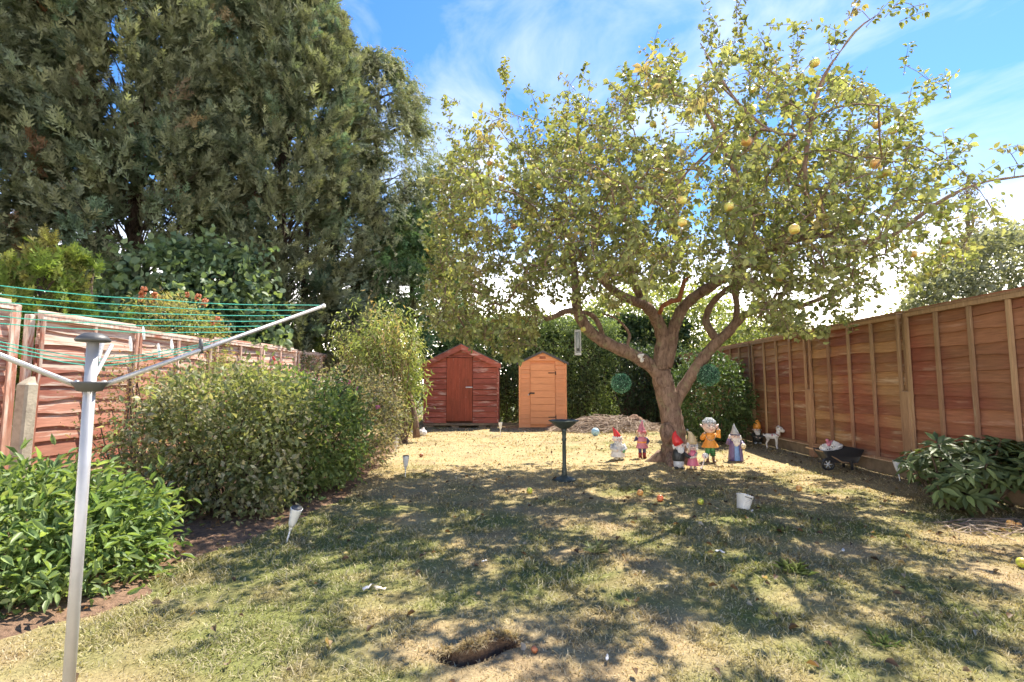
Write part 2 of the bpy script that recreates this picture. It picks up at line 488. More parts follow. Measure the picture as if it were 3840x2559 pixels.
def nmesh(name, V, loops, starts, cols=None, mat=None, parent=None, smooth=False):
    me = bpy.data.meshes.new(name)
    me.vertices.add(len(V)); me.vertices.foreach_set("co", np.ascontiguousarray(V, np.float32).ravel())
    me.loops.add(len(loops)); me.loops.foreach_set("vertex_index", np.ascontiguousarray(loops, np.int32))
    me.polygons.add(len(starts)); me.polygons.foreach_set("loop_start", np.ascontiguousarray(starts, np.int32))
    if cols is not None:
        at = me.color_attributes.new("Col", 'FLOAT_COLOR', 'POINT')
        c = np.ones((len(V), 4), np.float32); c[:, :3] = cols
        at.data.foreach_set("color", c.ravel())
    me.update(calc_edges=True)
    me.validate()
    if smooth: me.shade_smooth()
    return link(name, me, mat, parent)

# leaf and spray templates: (verts, faces), +Y along the leaf, +Z its upper side
def T_leaf(w=0.5, fold=0.12, curl=0.12, pts=6):
    if pts == 4:
        v = [(0, 0, 0), (-w / 2, .45, fold), (0, 1, -curl), (w / 2, .45, fold)]
        return np.array(v, float), [(0, 3, 2), (0, 2, 1)]
    v = [(0, 0, 0), (-w * .42, .22, fold * .8), (-w * .5, .55, fold), (0, 1, -curl), (w * .5, .55, fold), (w * .42, .22, fold * .8)]
    return np.array(v, float), [(0, 3, 2, 1), (0, 5, 4, 3)]
def T_spray(seed, n=9, w=0.055, spread=0.42, sub=3, droop=0.0):
    r = random.Random(seed)
    V = []; F = []
    def quad(p, d, l, wd):
        d = Vector(d).normalized(); sd = Vector((d.y, -d.x, 0)).normalized()
        i = len(V)
        p = Vector(p); q = p + d * l
        V.extend([tuple(p - sd * wd), tuple(p + sd * wd * .9), tuple(q)])
        F.append((i, i + 1, i + 2))
    quad((0, 0, 0), (0, 1, 0), 1.0, w * .7)
    for k in range(n):
        t = 0.06 + 0.86 * k / n
        for sgn in (-1, 1):
            l = spread * (1 - t * .75) * r.uniform(.75, 1.15)
            d = Vector((sgn * r.uniform(.65, .95), 1.0, r.uniform(-.25, .3)))
            p = Vector((0, t, -droop * t * t))
            quad(p, d, l, w * .8)
            dn = d.normalized()
            for q in range(sub):
                tt = (q + .6) / sub
                sg2 = 1 if (q + (sgn > 0)) % 2 else -1
                d2 = Vector((dn.x * .6 + sg2 * .5 * dn.y, dn.y * .8 - sg2 * .35 * dn.x + .3, r.uniform(-.3, .3)))
                quad(p + dn * l * tt * .8, d2, l * .5 * (1 - tt * .4), w * .75)
    V = np.array(V, float)
    V[:, 2] -= droop * V[:, 1] ** 2
    return V, F
def norm(a): return a / (np.linalg.norm(a, axis=-1, keepdims=True) + 1e-9)
def stamp(tmpl, pos, dr, nr, sc, col, jit=0.0, rng=None):
    """copies of a template placed at pos, pointing along dr, upper side towards nr"""
    V, F = tmpl
    dr = norm(dr); sd = norm(np.cross(dr, nr)); nn = np.cross(sd, dr)
    sc = np.asarray(sc, float).reshape(-1, 1, 1)
    W = pos[:, None, :] + sc * (V[None, :, 0:1] * sd[:, None, :] + V[None, :, 1:2] * dr[:, None, :] + V[None, :, 2:3] * nn[:, None, :])
    n = len(pos); k = len(V)
    lp = np.array([i for f in F for i in f]); ln = np.array([len(f) for f in F])
    loops = (lp[None, :] + (np.arange(n) * k)[:, None]).ravel()
    lens = np.tile(ln, n)
    C = np.repeat(col, k, axis=0)
    return W.reshape(-1, 3), loops, lens, C
def join(parts):
    Vs = []; Ls = []; Ns = []; Cs = []; o = 0
    for V, l, n, c in parts:
        Vs.append(V); Ls.append(l + o); Ns.append(n); Cs.append(c); o += len(V)
    V = np.concatenate(Vs); l = np.concatenate(Ls); n = np.concatenate(Ns); C = np.concatenate(Cs)
    starts = np.concatenate([[0], np.cumsum(n)[:-1]])
    return V, l, starts, C
def foliage(name, parts, mat, parent, kind='stuff'):
    V, l, st, C = join(parts)
    o = nmesh(name, V, l, st, C, mat, parent)
    if kind: o['kind'] = kind
    return o
def tints(rng, n, cols, weights=None, jit=0.18):
    cols = np.array(cols, float)
    idx = rng.choice(len(cols), n, p=weights)
    idx2 = rng.choice(len(cols), n, p=weights)
    f = rng.random((n, 1)) * .5
    c = cols[idx] * (1 - f) + cols[idx2] * f
    return np.clip(c * (1 + jit * rng.standard_normal((n, 1))), 0.005, 0.9)
def big_leaves(parent, tmpl, mat, pos, dr, nr, sc, col, n=300, name='leaf'):
    """the leaves that show largest, each an object of its own; returns the mask of the rest"""
    u, v = proj(pos)
    d = np.linalg.norm(pos - np.array([0, 0, CAMZ]), axis=1)
    ok = (u > 0) & (u < 2353) & (v > 0) & (v < 1568)
    score = np.where(ok, sc / d, 0)
    # prefer leaves nearest the camera in each direction
    cell = (np.round(u / 26).astype(int) * 1000 + np.round(v / 26).astype(int))
    order = np.argsort(d); seen = {}; rank = np.zeros(len(pos))
    for i in order:
        k = cell[i]; rank[i] = seen.get(k, 0); seen[k] = rank[i] + 1
    score = score / (1 + rank)
    pick = np.argsort(-score)[:n]
    me = bpy.data.meshes.new(name)
    me.from_pydata([tuple(x) for x in tmpl[0]], [], tmpl[1]); me.materials.append(mat); me.shade_smooth()
    d_ = norm(dr); s_ = norm(np.cross(d_, nr)); n_ = np.cross(s_, d_)
    pw = parent.matrix_world.inverted() if False else Matrix.Translation(-Vector(parent.location))
    for i in pick:
        o = bpy.data.objects.new(name, me)
        k = float(sc[i])
        X = Matrix(((s_[i][0] * k, d_[i][0] * k, n_[i][0] * k, pos[i][0]), (s_[i][1] * k, d_[i][1] * k, n_[i][1] * k, pos[i][1]), (s_[i][2] * k, d_[i][2] * k, n_[i][2] * k, pos[i][2]), (0, 0, 0, 1)))
        o.matrix_local = pw @ X
        o.color = (col[i][0], col[i][1], col[i][2], 1)
        COL.objects.link(o); o.parent = parent
    m = np.ones(len(pos), bool); m[pick] = False
    return m

# ================================================================== the ground
FX = lambda Y: 4.585 + 0.0158 * Y            # line of the fence on the right
LX = lambda Y: -5.60 + 0.062 * (Y - 5.8)     # line of the fence on the left
HOLE = [G(1012, 1512), G(1060, 1524), G(1110, 1512), G(1150, 1490), G(1195, 1480)]
def seg_dist(x, y, pts):
    best = np.full(np.shape(x), 1e9); side = np.zeros(np.shape(x)); tt = np.zeros(np.shape(x))
    for i in range(len(pts) - 1):
        a = pts[i]; b = pts[i + 1]
        dx, dy = b[0] - a[0], b[1] - a[1]
        l2 = dx * dx + dy * dy
        t = np.clip(((x - a[0]) * dx + (y - a[1]) * dy) / l2, 0, 1)
        px, py = a[0] + t * dx, a[1] + t * dy
        d = np.hypot(x - px, y - py)
        s = np.sign((x - a[0]) * dy - (y - a[1]) * dx)   # + = towards the camera side
        m = d < best
        best = np.where(m, d, best); side = np.where(m, s, side); tt = np.where(m, (i + t) / (len(pts) - 1), tt)
    return best, side, tt
def hgt(x, y):
    x = np.asarray(x, float); y = np.asarray(y, float)
    h = (fbm(x * .55, y * .55, 3, 2) - .5) * .05 + (fbm(x * 3.1, y * 3.1, 9, 3) - .5) * .022
    d, s, t = seg_dist(x, y, HOLE)
    env = np.sin(np.clip(t, 0.02, .98) * PI) ** .8 * (.75 + .5 * vn(x * 14, y * 14, 6))
    h = h + np.where(s < 0, .045 * np.exp(-(np.maximum(d - .02, 0) / .09) ** 2) * env, 0)      # the lifted turf behind
    h = h - np.where(s >= 0, .06 * np.exp(-((d - .012) / .018) ** 2) * env, 0)                    # the hollow in front
    h = h + .04 * np.exp(-(((x - 2.2) / .5) ** 2 + ((y - 7.25) / .45) ** 2))
    return h
def H1(x, y): return float(hgt(np.array([x]), np.array([y]))[0])

BED = [G(u, v).xy for u, v in [(-260, 1640), (0, 1480), (170, 1425), (330, 1365), (410, 1290), (520, 1255), (640, 1212), (740, 1170), (830, 1112), (880, 1070), (905, 1030), (948, 1006)]]
BEDPOLY = [tuple(p) for p in BED] + [(LX(12) + .1, 12.0), (LX(2), 2.0), (-6.0, .6)]
def inbed(x, y, grow=0.0):
    w = (fbm(x * 2.2, y * 2.2, 41, 3) - .5) * .28
    return inpoly(x + w + grow, y + w * .6, BEDPOLY)

def lawn_cols(x, y):
    straw = np.array([.52, .425, .25]); dry = np.array([.40, .295, .165]); green = np.array([.19, .215, .065]); lush = np.array([.13, .185, .05]); dead = np.array([.29, .205, .13])
    pinkish = np.array([.40, .30, .225])
    n1 = fbm(x * .7 + 3, y * .7, 5, 4); n2 = fbm(x * 2.6, y * 2.6, 15, 4); n3 = fbm(x * 9, y * 9, 25, 3)
    g = n1 * .55 + n2 * .45
    gl = np.exp(-(((x + .9) / 1.7) ** 2 + ((y - 3.6) / 1.15) ** 2))     # greener patch
    gl2 = np.exp(-(((x - 1.6) / 2.4) ** 2 + ((y - 3.2) / 1.8) ** 2))
    back = np.clip((y - 5.2) / 2.0, 0, 1)
    near = np.clip((2.95 - y) / .7, 0, 1)
    f = np.clip((g - .50) * 5.2 + gl * 1.0 + gl2 * .45 - back * .75 - near * .55 + .42, 0, 1)[..., None]
    base = dry * (1 - n3[..., None]) + straw * n3[..., None]
    k = np.clip((fbm(x * 1.7 + 9, y * 1.7, 77, 3) - .45) * 4, 0, 1)[..., None]
    base = base * (1 - k * .3) + pinkish * k * .3
    base = base * (1 - back[..., None] * .5) + straw * back[..., None] * .5
    gc = green * (1 - n3[..., None] * .6) + lush * n3[..., None] * .6
    c = base * (1 - f * .85) + gc * f * .85
    p = np.clip((fbm(x * 3.3, y * 3.3, 55, 3) - .56) * 5, 0, 1)[..., None]
    c = c * (1 - p * .5) + dead * p * .5
    soil_side = np.clip((x - (FX(y) - .75)) / .5, 0, 1)[..., None]  # lawn gives way to brown soil along the foot of the right fence
    c = c * (1 - soil_side * .55) + np.array([.17, .125, .075]) * soil_side * .55
    return c * np.array([1.03, 1.0, .88]), f[..., 0]

def grid_sheet(name, xs, ys, zf, cf, mat, mask=None, zoff=0.0):
    X, Y = np.meshgrid(xs, ys)
    Z = zf(X, Y) + zoff
    V = np.stack([X, Y, Z], -1).reshape(-1, 3)
    nx = len(xs); ny = len(ys)
    i = (np.arange(ny - 1)[:, None] * nx + np.arange(nx - 1)[None, :]).ravel()
    q = np.stack([i, i + 1, i + 1 + nx, i + nx], -1)
    if mask is not None:
        c = V[q].mean(1)
        q = q[mask(c[:, 0], c[:, 1])]
    C = cf(V[:, 0], V[:, 1])
    return nmesh(name, V, q.ravel(), np.arange(len(q)) * 4, C, mat, None, True)
ys = [0.5]
while ys[-1] < 18.5: ys.append(ys[-1] + (0.05 if ys[-1] < 1.6 else 0.014 if ys[-1] < 2.5 else 0.02 * ys[-1]))
xs = np.concatenate([np.arange(-6.2, -.5, .12), np.arange(-.5, .2, .014), np.arange(.2, 5.6, .09)])
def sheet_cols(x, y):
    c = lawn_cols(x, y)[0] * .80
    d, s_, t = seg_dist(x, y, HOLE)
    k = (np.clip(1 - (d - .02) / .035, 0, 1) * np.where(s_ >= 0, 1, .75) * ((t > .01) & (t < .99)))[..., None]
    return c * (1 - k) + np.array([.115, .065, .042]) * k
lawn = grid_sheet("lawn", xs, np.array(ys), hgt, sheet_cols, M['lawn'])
tag(lawn, kind='structure')
def bedz(x, y):
    m = sum(inbed(x, y, g).astype(float) for g in (-.14, -.10, -.06, -.02, .02, .06, .10, .14)) / 8
    return -.022 + m * (.034 + .022 * fbm(x * 5, y * 5, 8, 3))
def bedcol(x, y):
    n = fbm(x * 3, y * 3, 61, 4)[..., None]
    return np.array([.13, .08, .055]) * (1 - n) + np.array([.27, .17, .11]) * n
bed = grid_sheet("flower_bed_soil", np.arange(-6.1, -.6, .05), np.arange(.6, 12.3, .05), lambda x, y: hgt(x, y) + bedz(x, y), bedcol, M['soil'], lambda x, y: inbed(x, y, -.16))
tag(bed, kind='structure')
gm = MB(); gm.box(-400, 400, -60, 700, -.5, -.09)
tag(gm.build("ground", M['ground']), kind='structure')

# grass: real blades over the whole lawn, denser towards the camera
def make_grass():
    rng = np.random.default_rng(11)
    bx = []; by = []
    for y0, y1, dens in ((1.35, 2.6, 15500), (2.6, 4.2, 9000), (4.2, 7.0, 3700), (7.0, 13.6, 900)):
        n = int((y1 - y0) * 10.9 * dens)
        x = rng.uniform(-6.0, 4.9, n); y = rng.uniform(y0, y1, n)
        ok = (np.abs(x) < y * 1.12 + .25) & (x < FX(y) - .03)
        ok &= ~inbed(x, y, .0)
        bx.append(x[ok]); by.append(y[ok])
    x = np.concatenate(bx); y = np.concatenate(by)
    lipx = []; lipy = []
    for i in range(len(HOLE) - 1):
        a, b = HOLE[i], HOLE[i + 1]
        m_ = 1100; t_ = rng.random(m_); o_ = rng.uniform(-.015, .07, m_)
        dx, dy = b[0] - a[0], b[1] - a[1]; l_ = math.hypot(dx, dy)
        lipx.append(a[0] + dx * t_ - dy / l_ * o_); lipy.append(a[1] + dy * t_ + dx / l_ * o_)
    x = np.concatenate([x] + lipx); y = np.concatenate([y] + lipy)
    # clump: keep fewer where the turf is thin
    dn = fbm(x * 6, y * 6, 31, 3)
    keep = rng.random(len(x)) < np.clip(.35 + (dn - .35) * 2.2, .25, 1)
    x = x[keep]; y = y[keep]
    c, f = lawn_cols(x, y)
    n = len(x)
    z = hgt(x, y)
    tuft = np.clip((fbm(x * 4, y * 4, 88, 3) - .55) * 5, 0, 1)
    ln = rng.uniform(.013, .034, n) * (1 + .9 * tuft) * (.8 + .5 * f)
    hd, hs_, ht = seg_dist(x, y, HOLE)
    nearhole = (hd < .16) & (hs_ < 0)
    ln = np.where(nearhole, ln * np.where(hd < .06, 1.7, 1.3), ln)
    az = rng.uniform(0, 2 * PI, n); lean = np.abs(rng.normal(.95, .35, n))
    lean = np.clip(lean, .1, 1.45)
    # blades at the lip of the hole hang over it
    az = np.where(nearhole & (hd < .07), rng.normal(-PI / 2 - .2, .5, n), az)
    d = np.stack([np.cos(az) * np.sin(lean), np.sin(az) * np.sin(lean), np.cos(lean)], -1)
    w = np.maximum(.0016, .00085 * y) * rng.uniform(.7, 1.4, n)
    sd = norm(np.cross(d, np.array([0, 0, 1.0]) + rng.normal(0, .3, (n, 3))))
    base = np.stack([x, y, z - .003], -1)
    bend = np.stack([d[:, 0], d[:, 1], -np.abs(d[:, 2]) * .4 - .15], -1)
    mid = base + d * (ln * .55)[:, None]
    tip = mid + (d * .6 + bend * .4) * (ln * .5)[:, None]
    V = np.stack([base - sd * w[:, None], base + sd * w[:, None], mid + sd * (w * .8)[:, None], mid - sd * (w * .8)[:, None], tip], 1).reshape(-1, 3)
    i = np.arange(n) * 5
    loops = np.stack([i, i + 1, i + 2, i + 3, i + 3, i + 2, i + 4], -1).ravel()
    st = np.empty(2 * n, np.int64); st[0::2] = np.arange(n) * 7; st[1::2] = np.arange(n) * 7 + 4
    straw = np.array([.56, .48, .33])
    m = (rng.random(n) < np.where(nearhole, .7, .42))[:, None]
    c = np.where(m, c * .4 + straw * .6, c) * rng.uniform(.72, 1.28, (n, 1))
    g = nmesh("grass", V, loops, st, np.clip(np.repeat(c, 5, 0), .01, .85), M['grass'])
    tag(g, "short patchy grass of the lawn, half green and half dried to straw", "grass", kind='stuff')
    print("blades", n)
make_grass()

# ================================================================== fences
def board_mesh(name, hgt_, amp, seed, n=8, th=.016, tilt=.022):
    r = random.Random(seed)
    vs = []; fs = []
    ph = r.uniform(0, 6); fr = r.uniform(2.5, 5)
    for i in range(n + 1):
        t = i / n
        lo = -amp * (math.sin(ph + t * fr * 1.7) * .6 + r.uniform(-.5, .5)); 
        x = t
        vs += [(x, -tilt - th * 1.5, lo), (x, -tilt, lo), (x, 0, hgt_), (x, -th * .6, hgt_)]
    for i in range(n):
        a = i * 4
        for k in range(4):
            fs.append((a + k, a + 4 + k, a + 4 + (k + 1) % 4, a + (k + 1) % 4))
    fs.append((0, 1, 2, 3)); fs.append((n * 4 + 3, n * 4 + 2, n * 4 + 1, n * 4))
    me = bpy.data.meshes.new(name); me.from_pydata(vs, [], fs); me.update()
    return me
def fence(name, label, posts, ptop, face, bm, fm, rows, amp, group, bm2=None, n2=0, base=.17, spur=None, tops=None, lean=None, post_w=.09, battens=5, gravel=True):
    """posts: ground points; face: +1 when the boards' battens look to the right of the walking direction"""
    root = empty(name, (posts[0][0], posts[0][1], 0))
    tag(root, label, "fence", group)
    off = Vector((posts[0][0], posts[0][1], 0))
    r = random.Random(len(posts) * 7 + int(face))
    rowh = (ptop - base - .03) / rows
    variants = []
    for k in range(7):
        me = board_mesh("board", rowh * 1.52, amp, 100 + k + int(face) * 50); me.materials.append(bm); variants.append(me)
    variants2 = []
    for me in variants:
        if bm2:
            me = me.copy(); me.materials.clear(); me.materials.append(bm2)
        variants2.append(me)
    bat = MB(); bat.box(-.019, .019, -.084, -.058, 0, 1); batm = bat.mesh("batten"); batm.materials.append(fm)
    for i in range(len(posts) - 1):
        a = Vector((*posts[i], 0)); b = Vector((*posts[i + 1], 0))
        d = b - a; L_ = d.length; ang = math.atan2(d.y, d.x)
        L2 = L_ - post_w - .01
        st = a + d.normalized() * (post_w / 2 + .005)
        top = tops[i] if tops else ptop
        pm = MB()
        pm.box(0, L2, -.090, -.020, top - base - .045, top - base, 0)     # head rail
        pn = pm.build("panel", fm, root)
        pn.location = st - off + Vector((0, 0, base))
        rx = (lean[i] if lean else 0)
        pn.rotation_euler = (rx, 0, ang if face > 0 else ang)
        if face < 0:      # mirror: show the batten side on the other face
            pn.location = st + d.normalized() * L2 - off + Vector((0, 0, base))
            pn.rotation_euler = (rx, 0, ang + PI)
        q = MB(); q.box(-.002, L2 + .002, -.096, .03, top - base + .002, top - base + .022, 0); q.build("capping", fm, pn)
        q = MB(); q.box(0, L2, -.082, -.058, .0, .035, 0); q.build("bottom_rail", fm, pn)
        sc = (top - base - .03) / (ptop - base - .03)
        for k in range(rows):
            bo = bpy.data.objects.new("board", (variants2 if i < n2 else variants)[r.randrange(7)])
            bo.scale = (L2, 1, sc)
            bo.location = (0, -.004 + r.uniform(-.002, .002), .012 + k * rowh * sc)
            bo.rotation_euler = (r.uniform(-.02, .02), r.uniform(-.004, .004), 0)
            COL.objects.link(bo); bo.parent = pn
        for k in range(battens):
            t = k / (battens - 1)
            bo = bpy.data.objects.new("batten", batm)
            bo.location = (.022 + (L2 - .044) * t, 0, .036)
            bo.scale = (1, 1, top - base - .045 - .038)
            COL.objects.link(bo); bo.parent = pn
        if gravel:
            g = MB().at(st - off + Vector((0, 0, 0)), (0, 0, ang))
            g.box(0, L2, -.022, .022, -.05, base - .01, .006)
            g.build("gravel_board", M['gravel_board'], root)
    for i, p in enumerate(posts):
        ang = math.atan2(posts[1][1] - posts[0][1], posts[1][0] - posts[0][0])
        g = MB().at(Vector((*p, 0)) - off, (0, 0, ang))
        h = ptop + .015 + r.uniform(-.01, .02)
        g.box(-post_w / 2, post_w / 2, -post_w / 2 - .012 * 0, post_w / 2, -.05, h, .008)
        po = g.build("post", fm, root)
        if spur:
            g = MB().at(Vector((*p, 0)) - off, (0, 0, ang))
            s = face
            if spur == 'wood':
                g.box(-post_w / 2 - .012, post_w / 2 + .012, (-post_w / 2 - .045) if s > 0 else post_w / 2 - .03, (-post_w / 2 + .03) if s > 0 else post_w / 2 + .045, -.05, 1.02 + r.uniform(-.03, .03), .01)
                g.build("post_spur", fm, root)
    return root
rp = [(FX(y), y) for y in (.35, 2.3, 4.15, 5.95, 7.95, 9.9, 11.85, 13.8, 15.75)]
fence("fence", "reddish brown overlap panel fence in shade along the lawn's right side", rp, 1.93, -1, M['fence_red'], M['fence_frame'], 13, .017, None, bm2=M['fence_deep'], n2=3, base=.17, spur='wood', tops=[1.93, 1.93, 1.935, 1.93, 1.92, 1.91, 1.90, 1.90])
lp_y = (5.84, 7.35, 9.05, 10.6, 12.1, 13.4, 14.9, 16.4)
lpts = [(LX(y), y) for y in lp_y]
fl = fence("fence", "sun-bleached red wavy-board fence behind the left shrubs", lpts, 1.90, 1, M['fence_bleached'], M['fence_bleached_frame'], 11, .022, None, base=.10, tops=[1.91, 1.86, 1.90, 1.91, 1.88, 1.88, 1.88], lean=[.02, -.015, .01, 0, .01, 0, 0], battens=3, gravel=False, post_w=.075)
# the nearer left panel, taller and redder, with its pale concrete spur
lp2 = [(LX(2.0), 2.0), (LX(3.85), 3.85), (LX(5.66), 5.66)]
fence("fence", "bright red fence panel at the left edge beside the pale concrete post", lp2, 1.98, 1, M['fence_bleached'], M['fence_bleached_frame'], 11, .02, None, base=.1, battens=4, gravel=False, post_w=.09)
g = MB(); pp = P(50, 1000, 5.55)
g.box(-.07, .07, -.07, .07, -.05, 1.12, .02)
g.add([(-.05, -.05, 1.12), (.05, -.05, 1.12), (.05, .05, 1.12), (-.05, .05, 1.12), (-.03, .045, 1.19), (.03, .045, 1.19)], [(0, 1, 5, 4), (2, 3, 4, 5), (0, 4, 3), (1, 2, 5), (3, 2, 1, 0)])
o = g.build("concrete_post", M['concrete']); o.location = (pp.x, 5.55, 0); o.rotation_euler = (0, .02, -.1)
tag(o, "pale concrete fence spur leaning by the red panel at the left", "post")

# ================================================================== sheds
def gable_shed(name, label, cx, yf, w, dpt, zb, ze, za, door, mat, dmat, rows, rooft, over, bargem, cat="shed", gapw=.013):
    root = empty(name, (cx, yf, 0)); tag(root, label, cat)
    hw = w / 2
    d0, d1, dz0, dz1 = door
    r = random.Random(rows)
    # solid carcass behind the cladding
    b = MB(); b.prism([(-hw + .03, zb), (hw - .03, zb), (hw - .03, ze), (0, za - .04), (-hw + .03, ze)], .03, dpt - .03)
    b.build("wall", M['shed_dark'] if gapw > .01 else mat, root)
    rh = (za - zb) / rows
    def width_at(z):
        if z <= ze: return hw
        return max(hw * (za - z) / (za - ze), 0)
    for k in range(rows):
        z0 = zb + k * rh; z1 = z0 + rh - gapw
        segs = [(-hw, d0 - .006), (d1 + .006, hw)] if z0 < dz1 - .02 else [(-hw, hw)]
        for (a, c) in segs:
            pts = []
            wa0, wa1 = width_at(z0) - .012, width_at(z1) - .012
            if wa1 < .05: wa1 = .02
            a0 = max(a, -wa0); a1 = max(a, -wa1); c0 = min(c, wa0); c1 = min(c, wa1)
            if c0 - a0 < .03: continue
            zz0 = z0
            zz1 = z1
            if z0 < dz1 < z1 and len(segs) == 1: pass
            dpf = -.012 + r.uniform(-.002, .002)
            # feather edge: lower edge proud of the upper
            vs = [(a0, dpf - .016, zz0), (c0, dpf - .016, zz0), (c1, dpf + .004, zz1), (a1, dpf + .004, zz1), (a0, .031, zz0), (c0, .031, zz0), (c1, .031, zz1), (a1, .031, zz1)]
            q = MB(); q.add(vs, [(0, 1, 2, 3), (5, 4, 7, 6), (0, 4, 5, 1), (3, 2, 6, 7), (0, 3, 7, 4), (1, 5, 6, 2)])
            q.build("plank", mat, root)
    # side planks, right side
    for sgn in (-1, 1):
        q = MB()
        for k in range(int((ze - zb) / rh)):
            z0 = zb + k * rh
            x0 = sgn * (hw - .03); x1 = sgn * (hw + .008)
            q.box(min(x0, x1), max(x0, x1), .032, dpt - .032, z0, z0 + rh - .006)
        q.build("side_cladding", mat, root)
    for sgn in (-1, 1):
        q = MB(); q.box(sgn * hw - .022, sgn * hw + .022, -.034, .03, zb, ze - .01, .006); q.build("corner_trim", mat, root)
    # door
    q = MB()
    nb = 4 if rooft == 'felt' else 1
    return root
def add_roof(root, w, dpt, ze, za, over, mat, th=.022, fr=.12):
    hw = w / 2
    sl = (za - ze) / hw
    for sgn in (-1, 1):
        q = MB()
        x1 = sgn * (hw + over)
        z1 = ze - sl * over + .02
        pts = [(0, za + .02), (x1, z1), (x1, z1 + th), (0, za + .02 + th)]
        if sgn < 0: pts = pts[::-1]
        q.prism(pts, -fr, dpt + .06)
        q.build("roof_panel", mat, root)
# red shed
RX, RY = -1.32, 13.2
red = gable_shed("garden_shed", "weathered red wooden shed with closed door and faded boards", RX, RY, 1.90, 2.3, .12, 1.66, 2.13, (-.375, .30, .16, 1.80), M['shed_red'], M['shed_red_door'], 14, 'felt', .08, None)
add_roof(red, 1.90, 2.3, 1.66, 2.13, .08, M['felt'])
dr = MB(); dr.box(-.372, .297, -.036, .02, .165, 1.795, .006); door = dr.build("door", M['shed_red_door'], red)
for bx in (-.205, -.04, .13):
    q = MB(); q.box(bx - .003, bx + .003, -.0385, -.034, .17, 1.79); q.build("board_joint", M['shed_red'], door)
q = MB(); q.box(.12, .30, -.052, -.0388, 1.02, 1.05, .004); q.ell((.15, -.058, 1.035), (.018, .01, .018), 8, 6); q.build("latch", M['steel'], door, True)
for sgn in (-1, 1):
    q = MB()
    sl = (2.13 - 1.66) / .95
    pts = [(0, 2.145), (sgn * 1.03, 2.145 - sl * 1.03), (sgn * 1.03, 2.145 - sl * 1.03 - .13), (0, 2.145 - .15)]
    if sgn > 0: pts = pts[::-1]
    q.prism(pts, -.115 + (0.001 if sgn > 0 else 0), -.09); q.build("bargeboard", M['shed_red'], red)
q = MB(); q.box(-.36, .30, -.05, -.03, 1.81, 1.835); q.build("door_lintel", M['shed_red'], red)
q = MB(); q.box(-.97, .97, -.02, 2.3, .05, .115, .01); q.build("floor_bearer", M['gravel_board'], red)
for bx in (-.8, -.15, .55, .85):
    q = MB(); q.box(bx - .1, bx + .1, .0, .2, -.06, .048, .01); q.build("brick_foot", M['gravel_board'], red)
# orange shed
OX, OY = .785, 13.0
org = gable_shed("garden_shed", "small orange painted shed with narrow door right of the red one", OX, OY, 1.18, .95, .02, 1.66, 1.94, (-.325, .315, .10, 1.63), M['shed_orange'], M['shed_orange'], 17, 'plastic', .06, None, gapw=.006)
add_roof(org, 1.18, .95, 1.66, 1.94, .075, M['felt'], .02, .06)
dr = MB()
for k in range(9):
    z0 = .10 + k * .17; dr.box(-.318, .308, -.030 - .001 * (k % 2), .02, z0, z0 + .164, .003)
door = dr.build("door", M['shed_orange'], org)
for z in (1.40, .28):
    q = MB(); q.box(.14, .315, -.042, -.0335, z - .010, z + .010); q.box(.318, .336, -.046, -.03, z - .055, z + .04); q.build("hinge", M['black_metal'], door)
q = MB(); q.box(-.34, -.21, -.050, -.034, .865, .905, .004); q.box(-.36, -.33, -.056, -.034, .84, .88, .004); q.build("bolt", M['black_metal'], door)
q = MB(); q.ell((-.365, -.06, .845), (.016, .012, .02), 8, 6); q.build("padlock", M['steel'], door, True)
for z in (1.765, 1.79, 1.815):
    q = MB(); q.box(-.085 + (z - 1.765) * .3, .085 - (z - 1.765) * .3, -.034, -.024, z, z + .012); q.build("vent_slat", M['shed_red'], org)
q = MB(); q.box(-.60, .60, -.03, .9, -.04, .016); q.build("shed_floor", M['gravel_board'], org)
for sgn in (-1, 1):
    q = MB()
    sl = (1.94 - 1.66) / .59
    pts = [(0, 1.955), (sgn * .665, 1.955 - sl * .665), (sgn * .665, 1.955 - sl * .665 - .035), (0, 1.955 - .035)]
    if sgn > 0: pts = pts[::-1]
    q.prism(pts, -.068 + (0.001 if sgn > 0 else 0), -.05); q.build("roof_trim", M['felt'], org)

# far roof beyond the right fence
h = empty("house", (13.2, 25.0, 0)); tag(h, "grey tiled house roof and pale wall showing just above the fence", "house")
q = MB(); q.box(-3.6, 3.6, 0, 7, -.1, 2.7); q.build("wall", plain("render_wall", (.5, .45, .38), .9), h)
q = MB(); q.prism([(-4, 2.6), (4, 2.6), (4, 2.7), (0, 4.15), (-4, 2.7)], -.3, 7.3); q.build("roof", plain("roof_tile", (.26, .20, .17), .9, var=.3, scale=14), h)
q = MB(); q.box(1.9, 2.5, 3, 3.6, 3.2, 4.7); q.build("chimney", plain("chimney_brick", (.30, .18, .13), .9, var=.3, scale=14), h)

